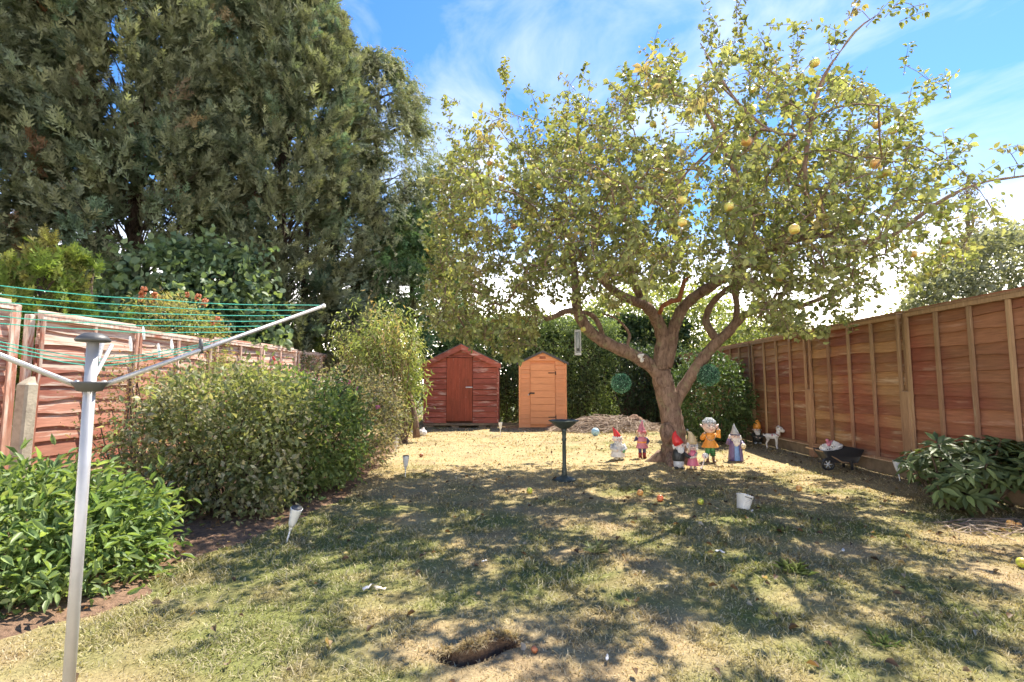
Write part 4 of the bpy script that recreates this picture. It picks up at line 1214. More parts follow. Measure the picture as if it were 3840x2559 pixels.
# ---------------- shrubs
def shrub(name, label, c, r, ncl, per, size, w, cols, seed, weights=None, spread=.06, droop=.3, up=.4, flat=.6, pts=4, mat='leaf', big=0, bigmat='leaf_big', base=None, stems=16, lump=.22, inside=.2, zmin=.04, cut=None, group=None, cat="shrub", outw=.7, bark_='dark_bark', hide_back=True, fold=.12, stem_r=.012, extra=None, box=1.0, shoots=0.0):
    rng = np.random.default_rng(seed)
    c = np.array(c, float); r = np.array(r, float)
    base = np.array(base if base is not None else (c[0], c[1], 0), float)
    root = empty(name, tuple(base)); tag(root, label, cat, group)
    d = norm(rng.normal(0, 1, (ncl * 3, 3)))
    lon = np.arctan2(d[:, 1], d[:, 0]); 
    s = 1 + lump * (fbm(lon * 1.6 + 20, d[:, 2] * 2.6 + 5, seed, 3) - .5) * 2
    rad = np.where(rng.random(len(d)) < inside, rng.uniform(.35, .8, len(d)), rng.uniform(.82, 1.06, len(d))) * s
    db = np.sign(d) * np.abs(d) ** box
    up_ = (d[:, 2] > .1) & (rng.random(len(d)) < shoots)
    rad = np.where(up_, rad * rng.uniform(1.08, 1.34, len(d)), rad)
    p = c + db * r * rad[:, None]
    ok = p[:, 2] > zmin
    if hide_back:
        vd = norm(c - np.array([0, 0, 1.1])); back = (d @ vd) > .45
        ok &= ~(back & (rng.random(len(d)) < .7))
    if cut is not None: ok &= cut(p)
    p = p[ok][:ncl]
    t, pos, dr_, nr, sc, col = leaves_for(rng, p, per, spread, size, w, cols, weights, droop, c, outw, up, flat, pts=pts, fold=fold)
    pos[:, 2] = np.maximum(pos[:, 2], .015)
    rest = np.ones(len(pos), bool)
    if big: rest = big_leaves(root, T_leaf(w, fold, .12, 6), M[bigmat], pos, dr_, nr, sc, col, big)
    off = base
    parts = [stamp(t, pos[rest] - off, dr_[rest], nr[rest], sc[rest], col[rest])]
    if extra is not None: parts += extra(rng, p, off)
    foliage("foliage", parts, M[mat], root)
    st = MB()
    for k in range(min(stems, len(p))):
        q = p[rng.integers(len(p))] - off
        b0 = np.array([rng.normal(0, .12 * r[0]), rng.normal(0, .12 * r[1]), -.03])
        m1 = b0 * .6 + q * .4 + rng.normal(0, .05, 3) + np.array([0, 0, .1 * r[2]])
        st.tube([b0, m1, q], [stem_r, stem_r * .75, stem_r * .35], 4, cap=False)
    so = st.build("stems", M[bark_], root, True); so['kind'] = 'stuff'
    return root, p
def flowers(root, pts, col, size, seed, name="flower_head", base=None, tall=1.0, n=14):
    rng = random.Random(seed)
    m = plain("petal_" + name + str(seed), col, .7, var=.3, scale=60)
    q = MB()
    for k in range(n):
        a = rng.uniform(0, 2 * PI); b = rng.uniform(-1, 1); rr = math.sqrt(1 - b * b)
        x, y, z = math.cos(a) * rr, math.sin(a) * rr, b * tall
        q.ell((x * .6, y * .6, z * .6), (.34, .34, .34), 5, 4)
    me = q.mesh(name, True); me.materials.append(m)
    for p in pts:
        o = bpy.data.objects.new(name, me); s = size * rng.uniform(.7, 1.25)
        o.scale = (s, s, s); o.location = Vector(p) - Vector(root.location); o.rotation_euler = (rng.uniform(-.3, .3), rng.uniform(-.3, .3), rng.uniform(0, 6))
        COL.objects.link(o); o.parent = root

# near left: dense leafy shrub
shrub("leafy_shrub", "low dense shrub of fresh green pointed leaves in the lower left corner", (-2.95, 2.98, .10), (.84, .64, .46), 700, 13, .076, .32, [(.20, .29, .10), (.15, .24, .085), (.28, .36, .13), (.10, .17, .06), (.32, .35, .16)], 101, [.33, .27, .2, .12, .08], spread=.065, droop=.15, up=.7, flat=.55, pts=6, big=300, lump=.16, fold=.10, outw=.9, stems=24, shoots=.05)
# mid-left shrubs
PV = [(.22, .26, .11), (.32, .33, .16), (.16, .21, .09), (.48, .42, .32), (.13, .16, .07)]
shrub("privet_shrub", "wide shrub of small yellow-green leaves behind the leafy one", (-2.52, 4.55, .56), (.66, .55, .58), 1000, 13, .055, .55, PV, 102, [.28, .24, .2, .14, .14], spread=.07, droop=.1, up=.5, flat=.8, lump=.5, stems=30, box=.72, shoots=.10)
shrub("privet_shrub", "darker green bushy shrub in the middle of the left border", (-2.22, 5.35, .56), (.62, .60, .60), 700, 13, .056, .52, [(.14, .22, .075), (.21, .29, .10), (.31, .36, .13), (.10, .16, .06)], 103, spread=.065, droop=.1, up=.5, flat=.8, lump=.4, stems=24, box=.75, shoots=.08)
rt, pp_ = shrub("flowering_shrub", "grey-green shrub with a few pink blooms at the end of the border", (-2.32, 6.7, .60), (.80, .75, .62), 900, 13, .048, .40, [(.24, .26, .14), (.34, .33, .22), (.17, .19, .10), (.50, .44, .36), (.30, .20, .14)], 104, spread=.07, droop=.1, up=.5, flat=.8, lump=.4, stems=34, box=.8, shoots=.12)
flowers(rt, [P(728, 872, 6.3), P(722, 876, 6.3), P(782, 880, 6.3), P(800, 878, 6.25), P(820, 893, 6.2), P(822, 902, 6.15), P(868, 936, 6.05), P(748, 884, 6.2)], (.62, .20, .30), .03, 3, "pink_bloom")
rt, pp_ = shrub("rusty_shrub", "sparse shrub with rust coloured leaves against the bleached fence", (-3.85, 5.3, .72), (.55, .4, .62), 230, 11, .036, .5, [(.28, .14, .08), (.30, .22, .12), (.16, .17, .07), (.36, .30, .20)], 105, spread=.08, lump=.4, stems=26, inside=.5)
shrub("climbing_shrub", "pale sunlit shrub spilling along the foot of the left fence", (-4.15, 7.6, .66), (.75, 1.3, .70), 640, 12, .048, .5, [(.30, .31, .16), (.38, .37, .22), (.20, .24, .10), (.25, .2, .13)], 106, spread=.08, lump=.35, stems=26)
flowers(rt, [P(628, 822, 5.6), P(630, 826, 5.6)], (.62, .05, .05), .022, 5, "red_bloom")
# tall shrub by the red shed
WL = [(.30, .38, .12), (.40, .43, .19), (.22, .29, .09), (.42, .31, .17), (.16, .21, .07)]
rngw = np.random.default_rng(9)
def willow():
    c = np.array([-2.62, 9.9, 1.45]); rng = rngw
    root = empty("tall_shrub", (-2.15, 9.75, 0)); tag(root, "tall arching shrub with narrow drooping leaves beside the red shed", "shrub")
    off = np.array([-2.15, 9.75, 0.])
    outline = [(742, 770), (760, 705), (820, 690), (880, 672), (940, 690), (985, 740), (980, 800), (988, 850), (975, 960), (955, 985), (925, 1010), (880, 1005), (850, 940), (800, 840), (760, 800)]
    st = MB(); pos = []; dr = []; cid = []
    k = 0
    while k < 330:
        q = c + norm(rng.normal(0, 1, (1, 3)))[0] * np.array([1.15, .8, 1.5]) * rng.uniform(.35, 1.05)
        if q[2] < .25: continue
        u, v = proj(q)
        if not inpoly([u], [v], outline)[0]: continue
        b0 = np.array([off[0] + rng.normal(0, .08), off[1] + rng.normal(0, .08), 0])
        m = b0 * .45 + q * .55 + np.array([0, 0, .45 * (q[2])]) * .35
        if k % 4 == 0: st.tube([b0 - off, m - off, q - off], [.014, .010, .004], 4, cap=False)
        for j in range(34):
            t = rng.uniform(.62, 1.06)
            x = (1 - t) ** 2 * b0 + 2 * t * (1 - t) * m + t * t * q + rng.normal(0, .075, 3)
            x[2] = max(x[2], .1)
            pos.append(x); dr.append(norm((q - m)) * .35 + rng.normal(0, .45, 3) + np.array([0, 0, -.75])); cid.append(k)
        k += 1
    pos = np.array(pos); dr = np.array(dr); cid = np.array(cid)
    cc = tints(rng, 330, WL, [.3, .27, .2, .13, .1], .15)
    col = np.clip(cc[cid] * (1 + .2 * rng.standard_normal((len(pos), 1))), .01, .8)
    foliage("foliage", [stamp(T_leaf(.24, .06, .12, 4), pos - off, dr, rng.normal(0, 1, pos.shape), .105 * rng.uniform(.6, 1.25, len(pos)), col)], M['leaf'], root)
    st.tube([P(957, 1006, 9.75) - Vector(off), P(955, 965, 9.8) - Vector(off), P(940, 900, 9.9) - Vector(off)], [.07, .055, .04], 8)
    so = st.build("stems", M['apple_bark'], root, True); so['kind'] = 'stuff'
willow()
# behind the left fence
top = P(390, 660, 9.4)
rt, pp_ = shrub("buddleia", "cream-leaved shrub with upright rusty orange flower spikes above the fence", (P(395, 700, 9.2).x, 9.2, 1.75), (.95, .7, .92), 620, 12, .075, .4, [(.36, .36, .18), (.27, .31, .11), (.20, .25, .08), (.40, .30, .16)], 107, spread=.08, zmin=.5, base=(P(395, 700, 9.2).x, 9.2, 0), stem_r=.02)
flowers(rt, [P(u, v, 8.9) for u, v in [(325, 678), (330, 668), (350, 690), (356, 680), (430, 678), (455, 684), (470, 695), (322, 688), (500, 735), (488, 742)]], (.52, .17, .07), .06, 6, "flower_spike", tall=2.2, n=18)
rt, pp_ = shrub("broadleaf_tree", "broad-leaved blue-green tree rising behind the left fence", (P(480, 650, 11.6).x - .35, 11.6, 2.75), (2.0, 1.3, 1.75), 620, 9, .17, .72, [(.14, .21, .11), (.18, .25, .135), (.10, .16, .085), (.25, .32, .15), (.08, .12, .07)], 108, spread=.14, droop=.6, up=.3, flat=.8, pts=6, zmin=.9, lump=.4, base=(P(480, 650, 11.6).x, 11.6, 0), cat="tree", stem_r=.04, outw=.5, big=0)
# back hedge and ivy
HG = [(.13, .19, .075), (.18, .25, .09), (.085, .13, .055), (.27, .33, .14)]
def hedge(label, x0, x1, y, z1, dpt, n, seed, cols, size=.07, lump=.35, name="hedge", zlow=.0, w=.6):
    rng = np.random.default_rng(seed)
    cx = (x0 + x1) / 2
    root = empty(name, (cx, y, 0)); tag(root, label, "hedge")
    x = rng.uniform(x0, x1, n); z = rng.uniform(zlow, 1, n)
    topz = z1 * (.82 + .36 * fbm(x * .9, x * 0, seed, 3))
    ontop = rng.random(n) < .30
    yy = np.where(ontop, y + rng.uniform(0, dpt, n), y + (fbm(x * 1.3, z * 4, seed + 3, 3) - .5) * .7 + rng.normal(0, .05, n))
    zz = np.where(ontop, topz + rng.normal(0, .07, n), z * topz)
    p = np.stack([x, yy, zz], -1)
    t, pos, dr_, nr, sc, col = leaves_for(rng, p, 13, .10, size, w, cols, None, .4, np.array([cx, y + 1.5, z1 * .4]), .5, .3, .8, pts=4)
    pos[:, 2] = np.maximum(pos[:, 2], .02)
    foliage("foliage", [stamp(t, pos - np.array([cx, y, 0]), dr_, nr, sc, col)], M['leaf'], root)
    core = MB(); 
    nseg = 14
    for k in range(nseg):
        xa = x0 + .15 + (x1 - x0 - .3) * k / nseg; xb = x0 + .15 + (x1 - x0 - .3) * (k + 1) / nseg
        for j in range(3):
            xx = rng.uniform(xa, xb)
            core.tube([(xx - cx, .3 + rng.uniform(-.2, .5), -.05), (xx - cx + rng.uniform(-.3, .3), .35, z1 * .5), (xx - cx + rng.uniform(-.5, .5), .3, z1 * .85)], [.035, .025, .01], 5, cap=False)
    so = core.build("stems", M['dark_bark'], root); so['kind'] = 'stuff'
hedge("tall ivy-clad hedge across the back, behind the orange shed", -1.9, 3.2, 15.1, 2.95, 1.6, 2500, 201, HG, .075)
hedge("darker back hedge right of the ivy-clad one, behind the brushwood pile", 3.0, 5.2, 14.3, 2.05, 1.2, 800, 202, [(.055, .085, .04), (.08, .12, .05), (.04, .065, .03)], .075)
hedge("loose hedge wall closing the view behind the sheds", -2.4, 6.0, 17.3, 3.0, .5, 2600, 203, [(.05, .08, .035), (.07, .11, .045)], .17)
YL = [(.26, .32, .09), (.33, .37, .13), (.19, .25, .07), (.38, .38, .18)]
shrub("sunlit_tree", "bright yellow-green tree beyond the back hedge, seen through the apple branches", (5.4, 19.0, 2.7), (3.3, 1.8, 2.1), 1500, 12, .16, .6, YL, 109, spread=.16, zmin=.6, base=(5.6, 19.0, 0), cat="tree", stem_r=.05)
shrub("sunlit_tree", "paler bush beyond the far corner of the right fence", (8.1, 16.5, 1.9), (2.1, 1.5, 1.35), 800, 12, .13, .6, YL, 110, spread=.15, zmin=.4, base=(8.1, 16.5, 0), cat="tree", stem_r=.04)
shrub("laurel_bush", "glossy dark bush with sunlit top against the fence behind the trunk", (3.93, 10.2, .80), (.72, .85, .92), 760, 12, .075, .5, [(.07, .125, .045), (.10, .16, .055), (.05, .085, .035), (.15, .22, .08)], 111, spread=.07, mat='leaf_gloss', lump=.25, stems=20)
shrub("grey_tree", "big pale grey-green tree behind the fence at the right edge", (P(2290, 640, 15).x + .8, 15.0, 2.9), (3.2, 2.0, 2.75), 1900, 13, .17, .5, [(.30, .31, .22), (.36, .36, .27), (.22, .24, .16), (.15, .17, .11)], 112, spread=.13, zmin=1.2, base=(P(2290, 640, 15).x + .8, 15.0, 0), cat="tree", stem_r=.06, lump=.22)
shrub("round_tree", "small rounded green tree just above the right fence", (P(2065, 720, 17.5).x, 17.5, 2.5), (1.25, 1.0, 1.15), 420, 10, .09, .5, [(.20, .24, .11), (.27, .30, .15), (.14, .17, .08)], 113, spread=.12, zmin=1, base=(P(2065, 720, 17.5).x, 17.5, 0), cat="tree", stem_r=.05)
def pine():
    rng = np.random.default_rng(77); Y = 19.5
    root = empty("pine_tree", (P(2230, 700, Y).x, Y, 0)); tag(root, "dark purple-brown tree behind the big pale tree at the right", "tree")
    off = np.array(root.location); cl = []
    for u, v, s in [(2225, 450, 20), (2240, 480, 26), (2255, 515, 26), (2270, 555, 26), (2245, 560, 24), (2230, 590, 26), (2210, 620, 26), (2190, 645, 26), (2170, 665, 22), (2150, 690, 20), (2310, 525, 14), (2330, 540, 18), (2345, 530, 14), (2235, 430, 14), (2290, 560, 20), (2130, 705, 18), (2215, 660, 24)]:
        for k in range(16): cl.append(np.array(P(u + rng.normal(0, s * .6), v + rng.normal(0, s * .45), Y + rng.normal(0, .4))))
    cl = np.array(cl)
    t, pos, dr_, nr, sc, col = leaves_for(rng, cl, 14, .12, .11, .35, [(.07, .055, .05), (.10, .08, .065), (.09, .09, .06)], None, 0, None, 0, .3, .8, pts=4)
    foliage("crown", [stamp(t, pos - off, dr_, nr, sc, col)], M['leaf'], root)
    tk = MB(); tk.tube([(0, 0, -.1), (.1, 0, 3), (.2, 0, 6), (.1, 0, 8)], [.2, .16, .1, .03], 7)
    for k in range(24):
        q = cl[rng.integers(len(cl))] - off; tk.tube([(.1, 0, max(1.5, q[2] - 1.2)), q * .6 + np.array([0, 0, .4 * q[2]]) , q], [.05, .03, .012], 4, cap=False)
    tk.build("trunk", M['dark_bark'], root, True)
pine()
# rhododendron on the right
def rhodo():
    rng = np.random.default_rng(31)
    c = np.array([4.02, 4.62, .24]); root = empty("rhododendron", (4.05, 4.7, 0)); tag(root, "rhododendron bush with long leathery leaf whorls at the foot of the right fence", "shrub")
    off = np.array(root.location)
    tips = []
    outline = [(2070, 1045), (2110, 1020), (2160, 1005), (2210, 1008), (2260, 998), (2310, 1010), (2400, 1020), (2480, 1080), (2460, 1130), (2380, 1130), (2340, 1120), (2290, 1165), (2230, 1160), (2150, 1145), (2110, 1125), (2095, 1075)]
    while len(tips) < 150:
        d = norm(rng.normal(0, 1, (1, 3)))[0]
        q = c + d * np.array([.80, .5, .44]) * rng.uniform(.6, 1.05)
        if q[2] < .1: continue
        u, v = proj(q)
        if not inpoly([u], [v], outline)[0]: continue
        if q[0] > FX(q[1]) - .1: continue
        tips.append(q)
    tips = np.array(tips)
    pos = []; dr = []; nr = []; sc = []
    for q in tips:
        ax = norm(q - (c - np.array([0, 0, .35])) + rng.normal(0, .1, 3)) + np.array([-.1, -.15, .35]); ax = norm(ax)
        s1 = norm(np.cross(ax, [.3, .1, 1.])); s2 = np.cross(ax, s1)
        m = rng.integers(8, 12)
        for k in range(m):
            a = 2 * PI * k / m + rng.uniform(-.2, .2); o_ = s1 * math.cos(a) + s2 * math.sin(a)
            pos.append(q + o_ * .012 - ax * rng.uniform(0, .05)); dr.append(o_ + ax * rng.uniform(-.15, .5) + np.array([0, 0, -.15])); nr.append(ax); sc.append(rng.uniform(.085, .145))
    pos, dr, nr, sc = map(np.array, (pos, dr, nr, sc))
    col = tints(rng, len(pos), [(.10, .135, .05), (.135, .17, .065), (.07, .10, .04), (.19, .24, .08)], [.4, .3, .22, .08], .15)
    t = T_leaf(.34, .05, .14, 6)
    rest = big_leaves(root, t, M['leaf_gloss_big'], pos, dr, nr, sc, col, 300)
    foliage("foliage", [stamp(t, pos[rest] - off, dr[rest], nr[rest], sc[rest], col[rest])], M['leaf_gloss'], root)
    st = MB()
    for q in tips[::2]:
        b0 = np.array([rng.normal(0, .06), rng.normal(0, .06), -.03]); e = q - off
        st.tube([b0, b0 * .4 + e * .6 * np.array([1, 1, .6]), e], [.018, .011, .006], 5, cap=False)
    so = st.build("stems", M['dark_bark'], root, True); so['kind'] = 'stuff'
rhodo()

# ================================================================== brushwood, litter, tufts
def brush(name, label, cx, cy, rx, ry, hz, n, ln, seed, th=.006):
    rng = random.Random(seed)
    q = MB()
    for k in range(n):
        a = rng.uniform(0, 2 * PI); rr = math.sqrt(rng.random())
        x = math.cos(a) * rr * rx; y = math.sin(a) * rr * ry
        z = hz * (1 - rr * rr) * rng.uniform(.2, 1.05) + .01
        d = rng.uniform(-.6, .6) + (0 if rng.random() < .7 else 1.2); l = ln * rng.uniform(.4, 1.2)
        p0 = Vector((x - math.cos(d) * l / 2, y - math.sin(d) * l / 2, z - rng.uniform(-.05, .08)))
        p1 = Vector((x, y, z + rng.uniform(.0, .10) * l)); p2 = Vector((x + math.cos(d) * l / 2, y + math.sin(d) * l / 2, z + rng.uniform(-.12, .10) * l))
        for p in (p0, p1, p2): p.z = max(p.z, .008)
        q.tube([p0, p1, p2], [th, th * .8, th * .4], 3, cap=False)
    m = plain(name + "_wood", (.46, .36, .27), .9, var=.0, dirt=(.12, .075, .055), scale=7, bump=0)
    o = q.build(name, m); o.location = (cx, cy, H1(cx, cy))
    tag(o, label, "brushwood", kind='stuff')
pb = G(1400, 978)
brush("brushwood_pile", "long low heap of dry cut twigs behind the sheltering apple tree", 2.3, 12.4, 1.3, .7, .34, 900, .7, 1, .007)
brush("twig_litter", "thin scatter of dry stalks under the rhododendron", 3.85, 3.95, .55, .22, .03, 120, .35, 2, .003)
def mound():
    q = MB(); q.ell((0, 0, 0), (.28, .22, .26), 14, 8); q.ell((-.9, .1, -.02), (.35, .25, .26), 14, 8)
    o = q.build("soil_mound", M['soil'], None, True); o.location = (3.0, 12.6, .1)
    me = o.data; at = me.color_attributes.new("Col", 'FLOAT_COLOR', 'POINT')
    for i in range(len(me.vertices)): at.data[i].color = (.24, .15, .10, 1)
    tx = bpy.data.textures.new("mound_relief", 'CLOUDS'); tx.noise_scale = .12
    sb = o.modifiers.new("s", 'SUBSURF'); sb.render_levels = 2; sb.levels = 2
    dm = o.modifiers.new("d", 'DISPLACE'); dm.texture = tx; dm.strength = .09
    tag(o, "bare brown earth mound inside the brushwood heap", "mound", kind='stuff')
mound()
def litter():
    rng = np.random.default_rng(44)
    n = 2300
    x = rng.uniform(-4, 4.6, n); y = rng.uniform(1.8, 13, n)
    ok = (np.abs(x) < y * 1.05) & (x < FX(y) - .06)
    w = np.exp(-((x - 2.4) / 2.6) ** 2) * .6 + .25 + np.where(inbed(x, y), .6, 0)
    ok &= rng.random(n) < w
    x, y = x[ok], y[ok]; n = len(x)
    pos = np.stack([x, y, hgt(x, y) + .022], -1)
    dr = np.stack([rng.normal(0, 1, n), rng.normal(0, 1, n), rng.normal(0, .25, n)], -1)
    nr = np.stack([rng.normal(0, .5, n), rng.normal(0, .5, n), np.ones(n)], -1)
    col = tints(rng, n, [(.10, .06, .04), (.20, .12, .07), (.34, .25, .15), (.55, .50, .42)], [.42, .28, .2, .10])
    V, l, st, C = join([stamp(T_leaf(.55, .25, .2, 6), pos, dr, nr, rng.uniform(.022, .055, n), col)])
    o = nmesh("fallen_leaves", V, l, st, C, M['leaf']); tag(o, "dry fallen leaves strewn over the lawn and border", "leaves", kind='stuff')
    # leaves and stems on the flower bed
    n = 2600; x = rng.uniform(-5.5, -.8, n); y = rng.uniform(2.0, 11, n); ok = inbed(x, y, -.05) ; x, y = x[ok], y[ok]; n = len(x)
    pos = np.stack([x, y, hgt(x, y) + .04 + rng.uniform(0, .02, n)], -1)
    dr = np.stack([rng.normal(0, 1, n), rng.normal(0, 1, n), rng.normal(0, .25, n)], -1); nr = np.stack([rng.normal(0, .5, n), rng.normal(0, .5, n), np.ones(n)], -1)
    col = tints(rng, n, [(.16, .08, .05), (.30, .18, .11), (.42, .30, .2), (.14, .15, .05)], [.3, .32, .25, .13])
    V, l, st, C = join([stamp(T_leaf(.5, .2, .2, 4), pos, dr, nr, rng.uniform(.02, .05, n), col)])
    o = nmesh("leaf_litter", V, l, st, C, M['leaf']); tag(o, "brown leaf litter covering the soil of the left border", "leaves", kind='stuff')
litter()
def tuft(u, v, label, cols, n, ln, seed, name="grass_tuft"):
    rng = np.random.default_rng(seed); g = G(u, v)
    az = rng.uniform(0, 2 * PI, n); le = np.abs(rng.normal(.7, .35, n))
    d = np.stack([np.cos(az) * np.sin(le), np.sin(az) * np.sin(le), np.cos(le)], -1)
    pos = np.stack([rng.normal(0, .022, n), rng.normal(0, .022, n), np.zeros(n)], -1)
    t = T_leaf(.028, .004, .35, 6)
    V, l, st, C = join([stamp(t, pos, d, rng.normal(0, .4, (n, 3)) + np.array([0, 0, 1.]), ln * rng.uniform(.6, 1.2, n), tints(rng, n, cols))])
    o = nmesh(name, V, l, st, C, M['grass']); o.location = (g.x, g.y, H1(g.x, g.y) - .005)
    tag(o, label, "grass tuft")
tuft(1372, 1268, "pale spiky grass tuft standing alone in the middle of the lawn", [(.50, .50, .32), (.35, .40, .2)], 60, .10, 1)
tuft(1795, 1225, "dark green grass tuft on the shaded lawn below the white tub", [(.2, .24, .1), (.26, .29, .13)], 40, .07, 2)
tuft(1560, 1225, "lower bluish-green tuft left of the dark green one", [(.2, .24, .1), (.26, .29, .13)], 40, .06, 3)
tuft(1820, 1315, "bright green tuft at the edge of the tree's shade", [(.28, .36, .1), (.36, .42, .16)], 60, .09, 4)
tuft(2030, 1475, "leafy weed in the grass near the lower right corner", [(.2, .3, .1), (.26, .34, .13)], 30, .06, 7)

# ================================================================== rotary clothes airer
def airer():
    Y = 1.7; hub = P(207, 880, Y); root = empty("rotary_clothes_airer", (hub.x, Y, 0)); tag(root, "aluminium rotary clothes airer with green lines on a tall pole", "clothes airer")
    hz = hub.z
    q = MB(); q.tube([(0.0, 0, -.1), (0, 0, .5), (0, 0, hz + .15)], .0168, 20); q.build("pole", M['alu'], root, True)
    q = MB(); q.lathe([(.0, hz + .135), (.046, hz + .137), (.050, hz + .143), (.042, hz + .155), (.025, hz + .166), (.0, hz + .170)], n=20); q.build("top_cap", M['grey_plastic'], root, True)
    q = MB(); q.lathe([(.0195, hz - .030), (.034, hz - .027), (.040, hz - .014), (.050, hz - .002), (.050, hz + .004), (.0195, hz + .004)], n=20); hb = q.build("hub", M['grey_plastic'], root, True)
    tips = []
    def az(d): return Vector((math.sin(math.radians(d)), math.cos(math.radians(d)), 0))
    R, rise = 1.0, .40
    azs = [26.5, -36.0, -99.0]
    for k, a in enumerate(azs):
        d = az(a); p0 = Vector((0, 0, hz - .006)) + d * .044; p1 = Vector((0, 0, hz + rise)) + d * R
        if k == 0:
            tgt = P(742, 704, 2.6) - Vector((hub.x, Y, 0)); p1 = tgt
        if k == 1: p1 = Vector((0, 0, hz + .175)) + d * .50
        q = MB(); q.tube([p0, p1], [.0088, .0082], 12); arm = q.build("arm", M['alu'], root, True)
        q = MB(); e = (p1 - p0).normalized(); q.tube([p1 - e * .006, p1 + e * .010], .0108, 12); q.build("end_cap", M['white_plastic'], arm, True)
        q = MB(); q.ell(Vector((0, 0, hz)) + d * .040 + Vector((0, 0, .004)), (.008, .008, .005), 8, 6); q.build("rivet", M['steel'], hb, True)
        f = p0.lerp(p1, .34); q = MB(); q.tube([f + Vector((0, 0, -.012)), f + Vector((0, 0, .045))], [.010, .007], 8); q.build("strut_clip", M['grey_plastic'], arm, True)
        tips.append((p0, p1))
    fr = [.30, .38, .46, .54, .62, .70, .79, .88, .975]
    rng = random.Random(3)
    for f in fr:
        pts = []
        ends = [tips[2][0].lerp(tips[2][1], f), tips[1][0].lerp(tips[1][1], f), tips[0][0].lerp(tips[0][1], f)]
        ends = [e + Vector((0, 0, .012)) for e in ends]
        pts = []
        legs_ = ((ends[0], ends[1]), (ends[1], ends[2])) if f < .5 else ((ends[0], ends[2]),)
        for a, b in legs_:
            for s in range(10):
                t = s / 10; p = a.lerp(b, t); p.z -= .045 * rng.uniform(.9, 1.1) * 4 * t * (1 - t) * (b - a).length / 1.7; pts.append(p)
        pts.append(ends[2])
        q = MB(); q.tube(pts, .0019, 5); q.build("line", M['line_green'], root)
    # struts: slender links from the cap to the two side arms
    q = MB(); q.tube([Vector((0, 0, hz + .01)) + az(-20) * .02, Vector((0, 0, hz + .135)) + az(-8) * .10], .006, 8); q.build("link", M['white_plastic'], root)
    # pegs left on the lines
    for (u, v, Y_) in [(300, 790, 1.95), (395, 795, 2.05), (330, 765, 2.2), (365, 805, 2.1)]:
        p = P(u, v, Y_) - Vector((hub.x, Y, 0)); q = MB(); q.tube([p + Vector((.004, 0, -.03)), p, p + Vector((-.004, 0, .028))], [.0035, .006, .003], 6)
        o = q.build("line_slider", M['white_plastic'], root)
airer()

# ================================================================== bird bath
b_ = G(1297, 1103); q = MB()
root = empty("bird_bath", (b_.x, b_.y, H1(b_.x, b_.y))); tag(root, "dark green pedestal bird bath with scalloped bowl on the lawn", "bird bath")
q = MB(); q.lathe([(.135, 0), (.138, .012), (.12, .022), (.09, .03), (.05, .045), (.034, .06)], n=24, wob=lambda a, j: 1 + .05 * math.cos(a * 8)); q.build("base", M['verdigris'], root, True)
q = MB(); q.lathe([(.034, .055), (.03, .08), (.026, .12), (.028, .13), (.022, .15), (.021, .45), (.026, .46), (.027, .475), (.021, .485), (.022, .52), (.026, .53), (.024, .56), (.036, .60)], n=20, wob=lambda a, j: 1 + .05 * math.cos(a * 8)); q.build("pedestal", M['verdigris'], root, True)
q = MB(); q.lathe([(.034, .59), (.06, .60), (.10, .625), (.140, .665), (.172, .685), (.170, .692), (.15, .684), (.11, .655), (.06, .632), (.0, .628)], n=32, wob=lambda a, j: 1 + (.06 * math.cos(a * 8) if j in (3, 4, 5, 6) else 0)); q.build("bowl", M['verdigris'], root, True)

# ================================================================== solar lights
def solar_master():
    root = empty("solar_light")
    q = MB(); q.lathe([(.017, .11), (.022, .13), (.036, .225), (.037, .23), (.033, .23), (.030, .225)], n=18); q.build("shade", M['white_plastic'], root, True)
    q = MB(); q.lathe([(.0, .226), (.030, .226), (.033, .231), (.033, .236), (.0, .237)], n=18); q.build("solar_cap", M['grey_plastic'], root, True)
    q = MB(); q.tube([(0, 0, -.06), (0, 0, .09)], [.004, .0055], 8); q.tube([(0, 0, .085), (0, 0, .112)], .011, 10); q.build("stake", M['white_plastic'], root, True)
    return root
sm = solar_master()
spots = [(658, 1245, 1.12, "nearest white cone solar light by the left flower border, tilted", (.10, .30)), (931, 1098, 1.1, "white cone solar light with dark cap near the border's far end", (0, .03)), (910, 1050, 1.2, "white cone solar light against the tall shrub, further back", (0, 0)), (1150, 1000, 1.25, "small white cone light at the right corner of the red shed", (.05, 0)), (1478, 1010, 1.6, "white stake light behind the gnome with glasses", (.03, .05)), (2068, 1106, 1.0, "white cone solar light at the foot of the right fence by the rhododendron", (-.05, -.12))]
for k, (u, v, s, lab, rot) in enumerate(spots):
    g = G(u, v)
    if k == 0: rt = sm
    else:
        rt = sm.copy(); COL.objects.link(rt)
        for ch in sm.children:
            c = ch.copy(); COL.objects.link(c); c.parent = rt
    rt.location = (g.x, g.y, H1(g.x, g.y)); rt.scale = (s, s, s); rt.rotation_euler = (rot[0], rot[1], k * 1.1)
    tag(rt, lab, "solar light", "white cone solar lights around the lawn")

